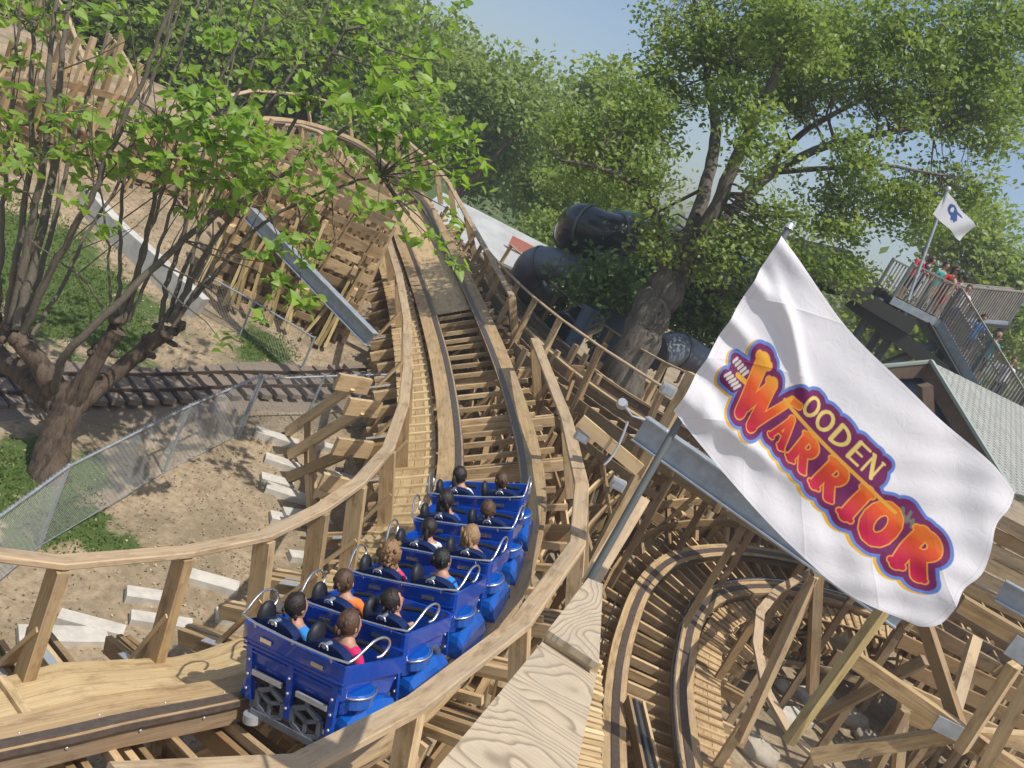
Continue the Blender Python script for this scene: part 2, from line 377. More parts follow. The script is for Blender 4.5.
ext = from_centres([(-7.07, 33.94, 5.25)]+[tuple(P(*q)) for q in ((362, 158, 38), (330, 140, 39.5), (290, 130, 40), (245, 136, 39), (205, 158, 36.5), (180, 190, 33.5))], [33, 34, 34, 33, 32, 28, 22])
LL = [p[0] for p in pre]+list(LR[:, 0])+list(ext.L[1:]); RR = [p[1] for p in pre]+list(LR[:, 1])+list(ext.R[1:])
T1 = Track(LL, RR)
S2 = T1.sof(4); SE = T1.sof(20)     # where the photographed fit starts / ends
def orig(a): return (T1.tof(a)-4+2)/18   # parameter of the fitted handrail tables
KK = [0, 1/6, 2/6, .5, 4/6, 5/6, 1]
laL = lambda a: float(np.interp(orig(a), KK, [-1.85, -1.6, -1.78, -1.4, -1.5, -1.38, -1.25])); upL = lambda a: float(np.interp(orig(a), KK, [1.45, 1.0, 1.05, 1.2, 1.02, 1.3, 1.5]))
laR = lambda a: float(np.interp(orig(a), KK, [1.5, 1.51, 1.55, 1.62, 1.39, 1.43, 1.6])); upR = lambda a: float(np.interp(orig(a), KK, [.89, .84, .84, .8, .75, .77, .95]))
root1 = thing('coaster_track', 'curved banked wooden coaster track carrying the blue train, with plank walkway and handrails', 'roller coaster track', (0, 10, 0))
rails(T1, root1, 0, T1.len)
ss = []; a = .3
while a < SE+2: ss.append(a); a += random.choice((.5, .58, .62, .7)) if a > 3.5 else .9
ties(T1, root1, ss[:90], -1.15, 1.2, w=.065, h=.10)
# walkway on the inside: lengthwise boards with cleats
wo = lambda a: float(np.interp(orig(a), KK, [-1.8, -1.85, -1.98, -1.85, -1.85, -1.82, -1.8]))
def walk(a0, a1, nm):
    A = T1.rng(a0, a1, .5); nb = 4
    for k in range(nb):
        mb = MB(); f0, f1 = k/nb, (k+1)/nb
        A2 = A; pts = []; rs = []; us = []
        vs = []; 
        for a in A2:
            m, T, r, u = T1.fr(a); wi = -1.04; w_ = wo(a)
            x0 = wi+(w_-wi)*f0-.004; x1 = wi+(w_-wi)*f1+.004
            pts.append(m+u*(-.20)); rs.append((r, x0, x1)); us.append(u)
        v_ = []; f_ = []; uv_ = []; S = 0; U = random.random()*9
        for i, (p, (r, x0, x1), u) in enumerate(zip(pts, rs, us)):
            if i: S += (pts[i]-pts[i-1]).length
            v_ += [p+r*x0, p+r*x1, p+r*x1-u*.04, p+r*x0-u*.04]
            if i:
                o_ = 4*(i-1); q = S-(pts[i]-pts[i-1]).length
                for j in range(4):
                    kk = (j+1) % 4; f_.append((o_+j, o_+kk, o_+4+kk, o_+4+j)); w1 = U+j*.22; uv_.append([(q, w1), (q, w1+.22), (S, w1+.22), (S, w1)])
        mb.add(v_, f_, uv_, random.uniform(.35, .75)); mb.obj('walkway_board', W['deck'], root1)
walk(0, S2+3.9, 'a'); walk(S2+3.92, SE, 'b')
sA = T1.sof(11.5)
cl = [S2+x for x in (-1.2, -.55, .05, .42)]
a = S2+4.2
while a < SE-6: cl.append(a); a += .43
for a in cl[:80]:
    m, T, r, u = T1.fr(a); p = m-u*.177
    MB().beam(p+r*-1.07, p+r*(wo(a)+.03), .075, .042, u, var=random.uniform(.5, .95)).obj('cleat', W['deck'], root1)
# plywood laid between the rails further along
a0p = T1.sof(17.35)
o = T1.sweep('plywood_sheet', a0p, SE, .6, rect(-.5, .5, -.20, -.18), W['deck'], root1, var=.7)
# posts
def find_s(px, py, la, up):
    best = min(((P2(T1.at(a, la(a), up(a)))-V((px, py))).length, a) for a in np.arange(0, SE+4, .1)); return best[1]
def P2(p):
    q = V(p)-CAM; d = q.dot(F); return V((512+FL*q.dot(Rc)/d, 384-FL*q.dot(Uc)/d))
pl = [find_s(x, y, laL, upL) for x, y in [(60, 563), (185, 556), (265, 535), (320, 512), (358, 482), (386, 448), (402, 405), (405, 365), (404, 320), (398, 275), (389, 232), (380, 198)]]
pl = [pl[0]-2.6, pl[0]-1.3]+pl
handrail(T1, root1, [a for a in pl], laL, upL, base_up=-.62, w=.2, pw=.11, pd=.23, lean=.25)
a = pl[-1]+1.6; far_posts = [pl[-1]]
while a < T1.len-.5: far_posts.append(a); a += 1.45
handrail(T1, root1, far_posts, lambda a: -1.3, lambda a: float(np.interp(a, [far_posts[0], far_posts[0]+4], [upL(far_posts[0]), 1.1])), base_up=-.5)
prt = [find_s(x, y, laR, upR) for x, y in [(300, 765), (420, 705), (525, 625), (577, 545), (582, 485), (565, 420), (537, 338)]]
prt = [prt[0]-1.4]+prt
handrail(T1, root1, prt, laR, upR, base_up=-.75, w=.21, th=.075)
pr2 = [find_s(x, y, laR, upR) for x, y in [(510, 298), (488, 250), (468, 215), (452, 183)]]
a = pr2[-1]+2
while a < T1.len-.5: pr2.append(a); a += 1.6
handrail(T1, root1, pr2, laR, lambda a: max(.75, upR(a)), base_up=-.6, w=.17)
# outrigger ledgers with bolted steel plates, one at each post
def ledger(tr, root, a, x0, x1, up=-.62, plate=0, h=.24):
    m, T, r, u = tr.fr(a); p = m+u*up
    o = MB().beam(p+r*x0, p+r*x1, .07, h, u).obj('ledger', W['new'], root); MB().beam(p+r*x0+T*.12, p+r*x1+T*.12, .06, h, u).obj('ledger', W['new'], root)
    if plate:
        q = p+r*plate
        MB().beam(q-r*.25+u*.1-T*.06, q+r*.25+u*.1-T*.06, .09, .014, u).obj('steel_plate', M_['plate'], root)
for a in pl+[x for x in prt[1:5]]: ledger(T1, root1, a, -2.95 if a < S2+9 else -2.35, 1.5, up=-.47, plate=-2.25, h=.2)
for a in pl[2:12]:
    m, T, r, u = T1.fr(a)
    o = MB().beam(m+r*-2.42-u*.5, m+r*(laL(a)-.02)+u*.35, .05, .14, T).obj('post_brace', W['new'], root1)
# ------------------------------------------------------------------ second track crossing behind
T2 = from_centres([(-4.5, 36, 4.6), (-2.2, 30.5, 4.6), (-.9, 27, 4.65), (.5, 23.6, 4.75), (1.9, 20.6, 4.95), (3.8, 18.3, 5.2), (6.3, 16.9, 5.35), (9.2, 16.4, 5.3), (12.2, 16.9, 5.1), (15, 18.4, 4.8), (17, 21, 4.4)], [6, 6, 4, 2, 0, -4, -8, -12, -14, -14, -14])
root2 = thing('coaster_track', 'wooden coaster track with two thin handrails running behind the train towards the flag', 'roller coaster track', (3, 20, 0))
rails(T2, root2, 0, T2.len, .055, .82, .82)
T2.sweep('walkway_board', 0, T2.len, .6, rect(-1.45, -.9, -.3, -.26), W['old'], root2)
ties(T2, root2, list(np.arange(.2, T2.len, .55))[:80], -1.45, 1.45, h=.2)
ps = list(np.arange(.5, T2.len, 1.75))
handrail(T2, root2, ps, lambda a: 1.5, lambda a: 1.0, -.6, w=.13, th=.045, pd=.14)
handrail(T2, root2, [a+.6 for a in ps[:-1]], lambda a: -1.5, lambda a: 1.0, -.6, w=.13, th=.045, pd=.14)
T2.sweep('side_girder', 0, T2.len, .8, rect(1.46, 1.52, -.55, -.26), W['old'], root2); T2.sweep('side_girder', 0, T2.len, .8, rect(1.1, 1.16, -.4, -.2), W['dark'], root2); T2.sweep('side_girder', 0, T2.len, .8, rect(-1.52, -1.46, -.55, -.26), W['new'], root2)
# ------------------------------------------------------------------ low track in the pit (helix)
T3 = from_centres([(4.35, 6.0, 2.4), (4.33, 8.2, 2.3), (4.32, 10.24, 2.15), (4.40, 12.1, 2.0), (4.53, 13.73, 1.93), (4.67, 14.95, 2.02), (4.93, 16.39, 2.2), (5.5, 17.9, 2.35), (6.45, 19.25, 2.45), (7.9, 20.6, 2.55), (9.7, 21.35, 2.75), (11.7, 21.3, 3.0), (13.6, 20.3, 3.2), (15, 18.5, 3.3), (15.5, 16, 3.3)], [10, 10, 9, 8, 7, 4, -2, -6, -9, -12, -14, -14, -14, -14, -14])
root3 = thing('coaster_track', 'low wooden coaster track looping through the shaded pit beneath the flag', 'roller coaster track', (5, 14, 0))
rails(T3, root3, 0, T3.len, .065, .80, .80, .42)
ties(T3, root3, list(np.arange(.2, T3.len, .4))[:95], -1.25, 1.5, w=.07, h=.17)
for k in range(2): T3.sweep('walkway_board', 0, T3.len, .5, rect(.86+.26*k, 1.11+.26*k, -.20, -.16), W['new'], root3)
for a in np.arange(.3, T3.len, .28)[:85]:
    m, T, r, u = T3.fr(a); p = m-u*.14; MB().beam(p+r*.87, p+r*1.36, .06, .045, u).obj('cleat', W['new'], root3)
T3.sweep('cable', 0, T3.len, .4, rect(.40, .43, .02, .05), M_['chrome'], root3); T3.sweep('cable', 0, T3.len, .4, rect(.34, .37, .0, .03), M_['black2'], root3)
T3.sweep('cable', 0, 10, .4, rect(-1.0, -.97, -.05, -.02), M_['black2'], root3)
hp = [Z(x, y, 3.55) for x, y in [(838, 553), (818, 568), (778, 590), (760, 612), (757, 645), (766, 690), (790, 733), (830, 770), (880, 800)]]
mb = MB(); rs = []; us = []
for i, p in enumerate(hp):
    t = (hp[min(i+1, len(hp)-1)]-hp[max(i-1, 0)]).normalized(); rs.append(t.cross(ZUP).normalized()); us.append(ZUP)
mb.sweep(hp, rs, us, rect(-.085, .085, -.025, .025)); mb.obj('handrail', W['cap'], root3)
for p in hp[1:-1:2]: MB().beam(p-V((0, 0, 1.75)), p-V((0, 0, .03)), .09, .14, V((1, 0, 0))).obj('post', W['new'], root3)
mb = MB()
# outer lumber: stacked curved guard boards behind the curve
for k in range(4):
    T3.sweep('guard_board', 6.5, T3.len, .7, rect(-1.35-.42*k, -1.30-.42*k, .1+.33*k, .32+.33*k), W['new'], root3)
for a in np.arange(6.6, T3.len, 1.1):
    m, T, r, u = T3.fr(a); MB().beam(m+r*-1.2-u*.3, m+r*-2.75+u*1.5, .07, .15, T).obj('guard_post', W['new'], root3)
for a in np.arange(.5, T3.len, 1.5): ledger(T3, root3, a, -1.7, 2.0, up=-.58)
# spring-lined brake channel lying beside it
r = thing('brake_channel', 'timber channel holding a black bed with a bright zigzag wire beside the low track rails', 'brake channel', Z(650, 740, 1.9))
q0, q1 = Z(634, 703, 2.0), Z(655, 800, 2.0); dd = (q1-q0).normalized(); sd = dd.cross(ZUP).normalized()
for k in (-.13, .13): MB().beam(q0+sd*k, q1+sd*k, .05, .2).obj('channel_side', W['new'], r)
MB().beam(q0, q1, .18, .04).obj('channel_base', M_['black'], r)
mb = MB(); L = (q1-q0).length; n_z = 90; pts = [q0+dd*(L*i/n_z)+sd*(.05 if i % 2 else -.05)+ZUP*(.10 if i % 2 else .06) for i in range(n_z)]
MB().beam(q0+ZUP*.04, q1+ZUP*.04, .16, .05).obj('rubber_bed', M_['black'], r)
mb.tube(pts, .008, 5); mb.obj('coil_spring', M_['chrome'], r)
# ------------------------------------------------------------------ timber trestle bents
bent_n = [0]
def ordinal(n):
    o1 = ['', 'first', 'second', 'third', 'fourth', 'fifth', 'sixth', 'seventh', 'eighth', 'ninth', 'tenth', 'eleventh', 'twelfth', 'thirteenth', 'fourteenth', 'fifteenth', 'sixteenth', 'seventeenth', 'eighteenth', 'nineteenth']
    if n < 20: return o1[n]
    t = {2: 'twent', 3: 'thirt', 4: 'fort'}[n//10]
    return t+'ieth' if n % 10 == 0 else t+'y-'+o1[n % 10]
ordn = [ordinal(k) for k in range(1, 49)]
ordn_old = ['first', 'second', 'third', 'fourth', 'fifth', 'sixth', 'seventh', 'eighth', 'ninth', 'tenth', 'eleventh', 'twelfth', 'thirteenth', 'fourteenth', 'fifteenth', 'sixteenth', 'seventeenth', 'eighteenth', 'nineteenth', 'twentieth', 'twenty-first', 'twenty-second', 'twenty-third', 'twenty-fourth', 'twenty-fifth', 'twenty-sixth']
def bent(tr, a, xs_, top, label, group, diag=True, nxt=None, gird=(1.3,), dense=0, sz=.14, m='new'):
    mm, T, r, u = tr.fr(a); rh = V((r.x, r.y, 0)).normalized(); Th = V((T.x, T.y, 0)).normalized(); base = mm.copy(); gz = ground(mm.x, mm.y)
    root = thing('trestle_bent', label, 'trestle bent', (mm.x, mm.y, gz), group)
    tops = []; bots = []
    for x in xs_:
        t = mm+r*x+u*top; g_ = V((t.x, t.y, 0)); out = 0
        g_ = t+rh*(0.0)
        g_ = V((g_.x, g_.y, ground(g_.x, g_.y)-.1)); tops.append(t); bots.append(g_)
        MB().beam(g_, t, sz, sz*.7, r).obj('post', W[m], root)
    n = len(xs_)
    H_ = min(t.z-g_.z for t, g_ in zip(tops, bots))
    if diag:
        for i in range(n-1):
            MB().beam(bots[i]+ZUP*.2+Th*(sz*.45), tops[i+1]-ZUP*.15+Th*(sz*.45), .045, .14, Th).obj('cross_brace', W[m], root)
            MB().beam(bots[i+1]+ZUP*.2-Th*(sz*.45), tops[i]-ZUP*.15-Th*(sz*.45), .045, .14, Th).obj('cross_brace', W[m], root)
    for gz_ in gird:
        if gz_ < H_:
            MB().beam(bots[0]+ZUP*gz_+Th*.1-rh*.2, V((bots[-1].x, bots[-1].y, bots[0].z+gz_))+Th*.1+rh*.2, .05, .18, ZUP).obj('girt', W[m], root)
    if nxt is not None:
        m2, T_, r2, u2 = tr.fr(nxt)
        for i, x in enumerate(xs_):
            t2 = m2+r2*x+u2*top; g2 = V((t2.x, t2.y, ground(t2.x, t2.y)))
            if i % 2 == 0: MB().beam(bots[i]+ZUP*.3+rh*.1, t2-ZUP*.3+rh*.1, .045, .14, rh).obj('long_brace', W[m], root)
            MB().beam(V((tops[i].x, tops[i].y, tops[i].z-.55))+rh*.09, V((t2.x, t2.y, t2.z-.55))+rh*.09, .045, .19, ZUP).obj('long_girt', W[m], root)
    return root
bs = pl[1:]+[x for x in far_posts[1:]]
for i, a in enumerate(bs):
    far = a > SE-2
    bent(T1, a, (-1.5, -.6, .6, 1.5) if not far else (-2.4, -1.6, -.6, .6, 1.5), -.76, 'timber support bent under the train track, %s along it from the lower left corner' % ordn[i], 'bents under the train track', nxt=bs[i+1] if i+1 < len(bs) else None, gird=(.9, 1.9, 2.9, 3.9))
a = 1.0; k = 0
while a < T2.len-1.2:
    pit = 4.2 < T2.fr(a)[0].x < 11.5
    if pit: bent(T2, a, (-1.35, 1.35), -.5, 'tall two-post bent under the track behind the flag, %s along it from the far end' % ordn[k], 'bents under the track behind', diag=False, gird=(), m='old', nxt=None)
    else: bent(T2, a, (-1.35, -.45, .45, 1.35), -.5, 'timber support bent under the track behind the train, %s along it from the far end' % ordn[k], 'bents under the track behind', nxt=a+1.5, gird=(1, 2.1, 3.2, 4.2), m='old')
    a += 1.5; k += 1
a = .8; k = 0
while a < T3.len-1.2:
    bent(T3, a, (-1.5, -.5, .6, 1.7), -.72, 'low timber bent under the pit track, %s along it from the bottom edge' % ordn[k], 'bents under the pit track', nxt=a+1.9, gird=(.8,), m='old'); a += 1.9; k += 1
# raking shores on the left with their pale concrete footings
shores = [((285, 437), (352, 386), 'top'), ((287, 460), (362, 410), 'second'), ((286, 483), (352, 450), 'third'), ((306, 501), (340, 488), 'fourth')]
foots = [((276, 440), (1.3, .5)), ((283, 466), (1.1, .5)), ((276, 484), (.9, .5)), ((292, 498), (1.5, .5)), ((306, 520), (1.3, .6)), ((284, 522), (.8, .5)), ((328, 450), (.8, .4)), ((340, 480), (.9, .4)),
         ((212, 585), (1.1, .5)), ((150, 600), (1.0, .45)), ((62, 640), (1.5, .55)), ((235, 622), (.9, .5)), ((90, 628), (1.2, .4)), ((160, 625), (1.2, .4)), ((305, 560), (.9, .4)), ((270, 610), (.9, .4))]
fl = ['at the top left shore foot', 'under the second raking shore', 'under the third raking shore', 'below the fourth raking shore', 'just above the curved handrail centre', 'smallest one left of the others by the handrail', 'behind the upper raking shore', 'behind the handrail bend', 'right above the rear car grab bar', 'between the second and third left posts', 'big L-shaped corner near the left edge', 'beside the third left post base', 'next to the first steel plate', 'under the second left ledger', 'half hidden below the walkway bend', 'beneath the walkway left of the rear car']
for i, ((x, y), (w_, d_)) in enumerate(foots):
    p = GP(x, y); yaw = random.uniform(.3, .7); X = V((math.cos(yaw), math.sin(yaw), 0)); 
    o = MB().box(p-ZUP*(.03), w_*.78, d_*.62, .3, X).obj('concrete_footing', M_['concrete']); tag(o, 'pale concrete footing pad on the dirt, '+fl[i], 'footing', 'concrete footings on the left')
for (a_, b_, n_) in shores:
    p = GP(*a_); q = P(b_[0], b_[1], (p-CAM).dot(F)-1.5)
    r = thing('raking_shore', 'sloping timber shore left of the walkway, %s one counting from the top' % n_, 'timber brace', p, 'raking shores on the left')
    MB().beam(p+ZUP*.12, q, .1, .22, V((0, 0, 1))).obj('shore_beam', W['new'], r)
    MB().beam(p+(q-p)*.35+ZUP*.0, V((p.x+(q.x-p.x)*.8, p.y+(q.y-p.y)*.8, p.z)), .08, .14).obj('strut', W['new'], r)
    e = (q-p).normalized(); sd = e.cross(ZUP).normalized()
    MB().beam(q-sd*.42+ZUP*.05, q+sd*.42+ZUP*.05, .1, .36).obj('head_block', W['new'], r)
# more visible structure right of the train: platforms of cross members between T1 and T2
def frame_thing(name, label, cat, beams, group=None, sz=.14, m='new'):
    loc = V(beams[0][0]); loc.z = ground(loc.x, loc.y) if loc.z > ground(loc.x, loc.y) else loc.z
    r = thing(name, label, cat, beams[0][0], group)
    for bb in beams:
        a_, b_ = bb[0], bb[1]; w_ = bb[2] if len(bb) > 2 else sz; h_ = bb[3] if len(bb) > 3 else w_; mm = bb[4] if len(bb) > 4 else W[m]; nm = bb[5] if len(bb) > 5 else 'timber'
        MB().beam(a_, b_, w_, h_).obj(nm, mm, r)
    return r
frame_thing('brace_frame', 'light timber frame beneath the flag with a notched mast and bolted long beam', 'timber frame', [
    (P(888, 603, 8.3), P(788, 742, 8.7), .10, .10, W['post'], 'mast'),
    (P(848, 655, 8.6), P(1060, 800, 8.2), .13, .16, W['new'], 'long_beam'),
    (P(812, 757, 8.9), P(955, 734, 8.5), .1, .14, W['new'], 'lower_beam'), (P(955, 734, 8.5), P(1060, 742, 8.4), .1, .14, W['new'], 'lower_beam'),
    (P(922, 615, 9.2), P(958, 725, 8.6), .11, .13, W['new'], 'strut'), (P(975, 640, 9.5), P(950, 725, 8.7), .11, .13, W['old'], 'strut'),
    (P(1040, 660, 8.0), P(985, 768, 8.2), .11, .12, W['new'], 'post'), (P(985, 768, 8.2), P(930, 880, 8.5), .11, .12, W['new'], 'post'),
    (P(935, 722, 8.3), P(975, 742, 8.25), .02, .16, M_['galv'], 'steel_plate')])
frame_thing('brace_frame', 'shaded timber frame standing in the pit left of the notched mast', 'timber frame', [
    (P(817, 570, 11), P(812, 692, 11.6), .13, .13), (P(815, 575, 11), P(768, 655, 11.8), .12, .12), (P(815, 575, 11), P(740, 740, 12), .12, .12), (P(818, 718, 11.5), P(925, 660, 10.5), .1, .13), (P(905, 710, 11), P(860, 800, 11.5), .12, .12), (P(905, 690, 11), P(895, 800, 11.5), .12, .12)], m='old')
frame_thing('brace_frame', 'pale timber beam with a steel bracket right of the flag tip', 'timber frame', [
    (P(960, 603, 7.6), P(1060, 662, 7.3), .13, .15, W['new'], 'beam'), (P(1010, 644, 7.35), P(1050, 668, 7.25), .02, .2, M_['galv'], 'bracket'), (P(1015, 665, 7.6), P(960, 750, 8.0), .1, .12, W['new'], 'post')])
frame_thing('brace_frame', 'tall timber post standing just behind the flag pole', 'timber frame', [
    (P(694, 374, 12.5), P(640, 475, 12.9), .17, .17, W['new'], 'post'), (P(640, 475, 12.9), P(560, 625, 13.4), .17, .17, W['new'], 'post'), (P(580, 420, 12.8), P(640, 470, 12.8), .07, .2, W['new'], 'girt'), (P(573, 380, 13), P(566, 400, 13), .05, .05)])
for i, (xa, ya, xb, yb, d, wd) in enumerate([(625, 372, 520, 545, 13.5, .16), (655, 300, 540, 500, 17, .16), (540, 345, 470, 470, 15.5, .15), (600, 330, 530, 445, 17, .15)]):
    pass
for nm_, lst in (('stack of long parallel timbers right of the flag edge, one above another', [(P(945, 492+17*k, 13.5), P(1075, 560+16*k, 12.6), .06, .2, W['new' if k % 2 else 'old'], 'timber') for k in range(6)]),
    ('group of long low timbers crossing behind the lower right braces', [(P(900, 640+24*k, 11.5), P(1075, 725+22*k, 11), .06, .19, W['new'], 'timber') for k in range(4)])):
    frame_thing('timber_stack', nm_, 'timber stack', lst)
# I-beams
def ibeam(a, b, h, w, label, name='steel_beam'):
    a = V(a); b = V(b); r = thing(name, label, 'steel beam', a); d = (b-a).normalized(); s_ = d.cross(ZUP).normalized(); u = s_.cross(d)
    MB().beam(a, b, .012, h-.03, u).obj('web', M_['galv'], r)
    MB().beam(a+u*(h/2), b+u*(h/2), w, .018, u).obj('flange', M_['galv'], r); MB().beam(a-u*(h/2), b-u*(h/2), w, .018, u).obj('flange', M_['galv'], r)
    mb = MB(); k = .3
    while k < (b-a).length:
        mb.ell(a+d*k+u*(h/2+.012)+s_*(w*.3), .02, .02, .015, n=6, m=4, mi=0); k += .7
    mb.obj('bolt', M_['plate'], r)
ibeam(P(640, 428, 10.2), P(905, 615, 8.9), .32, .17, 'long galvanised steel beam passing under the flag above the pit')
ibeam(P(250, 214, 22), P(372, 340, 20), .36, .22, 'galvanised steel beam among the left leaves, sloping down to the walkway')
ibeam(P(1000, 590, 9.8), P(1040, 612, 9.6), .25, .14, 'short galvanised steel beam end at the right edge beyond the flag')
# small fittings
r = thing('floodlight', 'small round silver lamp on a bent arm beside the second track', 'lamp', P(622, 404, 12))
mb = MB().tube([P(622, 404, 12), P(622.5, 402, 11.85)], [.085, .06], 12); mb.obj('lamp_head', M_['plate'], r); MB().tube([P(624, 406, 12), P(632, 416, 12.1), P(648, 421, 12.2)], .018, 6).obj('lamp_arm', M_['galv'], r)
for (x, y, d, lb) in [(668, 390, 12.3, 'grey junction box bolted to the tall post by the flag'), (618, 484, 12.7, 'grey junction box low on the tall post behind the pole'), (582, 436, 12.9, 'grey bracket box on the beam end left of the floodlight')]:
    r = thing('junction_box', lb, 'junction box', P(x, y, d)); MB().box(P(x, y, d), .22, .12, .16).obj('housing', M_['plate'], r); MB().box(P(x, y, d)-V((0, .075, 0)), .17, .02, .11).obj('cover', M_['galv'], r)
o = MB().tube([P(604+t*24, 465-45*t+8*math.sin(t*3), 12.6) for t in (0, .2, .4, .6, .8, 1)], .02, 6).obj('conduit', M_['plate']); tag(o, 'short curved white conduit between the timbers left of the flag pole', 'conduit')
# boulders and slabs in the pit
for i, (x, y, s_, lb) in enumerate([(752, 752, .55, 'round pale boulder by the bottom edge left of the handrail'), (850, 722, .5, 'flat pale boulder right of the notched mast'), (782, 690, .3, 'small pale stone between the pit walkway and handrail'), (870, 745, .45, 'jagged pale boulder at the bottom edge under the lower beam'), (905, 735, .5, 'long pale rock slab in the pit shade')]):
    p = GP(x, y); o = MB().ell(p+ZUP*.1, s_, s_*.75, s_*.5, n=14, m=9, jit=.13).obj('boulder', M_['rock']); tag(o, lb, 'rock', 'boulders in the pit')
for i, (x, y, w_, lb) in enumerate([(735, 560+60, 1.0, 'slab glimpsed between the pit ties'), (790, 720, 1.1, 'slab beside the curved pit handrail'), (815, 700, 1.3, 'sunlit slab left of the mast foot'), (640, 690, .6, 'slab seen through the low track ties')]):
    p = GP(x, y); o = MB().box(p, w_, w_*.5, .3, V((.8, .6, 0))).obj('concrete_footing', M_['concrete']); tag(o, 'grey concrete '+lb, 'footing', 'concrete footings in the pit')
# ------------------------------------------------------------------ photographer's platform
zp = 7.33
plat = thing('platform', 'plywood platform with strong grain in the foreground beside the handrail', 'platform', Z(560, 700, zp))
MB().poly([Z(547, 636, zp), Z(598, 669, zp), Z(577, 768, zp), Z(560, 860, zp), Z(360, 860, zp)], .03, uvs=.85).obj('plywood_sheet', ply_m, plat)
zq = zp+.06
MB().poly([Z(548, 630, zq), Z(588, 578, zq), Z(603, 584, zq), Z(599, 664, zq)], .03, uvs=1.0).obj('plywood_sheet', ply_m, plat)
a_, b_ = Z(547, 636, zq-.04), Z(599, 668, zq-.04); MB().beam(a_, b_, .03, .055).obj('edge_board', W['new'], plat)
for k in range(34):
    y0 = 668+k*5.6; p = Z(590-k*.9, y0-3, zp-.05); q = Z(600.5+random.uniform(-2.2, 1.2), y0+2.5, zp-.05+random.uniform(-.012, .012))
    MB().beam(p, q, .022, .04, var=random.uniform(.5, 1)).obj('board_end', W['deck'], plat)
MB().poly([Z(560, 670, zp-.08), Z(589, 670, zp-.08), Z(588, 860, zp-.08), Z(400, 860, zp-.08)], .2).obj('joist_box', W['new'], plat)
o = MB().beam(P(590, 583, 4.9), P(641, 500, 5.3), .1, .09, ZUP).obj('timber_beam', W['cap']); tag(o, 'light short timber beam running up from the platform end beside the pole', 'timber beam')
# ------------------------------------------------------------------ flag and pole
poleA, poleB = P(553, 644, 4.06), P(788, 229, 4.03)
r = thing('flag_pole', 'thin grey metal flag pole fixed beside the plywood platform', 'flag pole', poleA)
MB().tube([poleA, poleA.lerp(poleB, .5), poleB], [.019, .018, .016], 12).obj('pole', M_['decksteel'], r)
MB().tube([poleB, poleB+(poleB-poleA).normalized()*.03], [.024, .015], 10).obj('pole_cap', M_['plate'], r)
for t in (): 
    q = poleA.lerp(poleB, t); MB().tube([q-V((0, 0, .02)), q+V((0, 0, .02))], .026, 12).obj('clamp', M_['plate'], r)
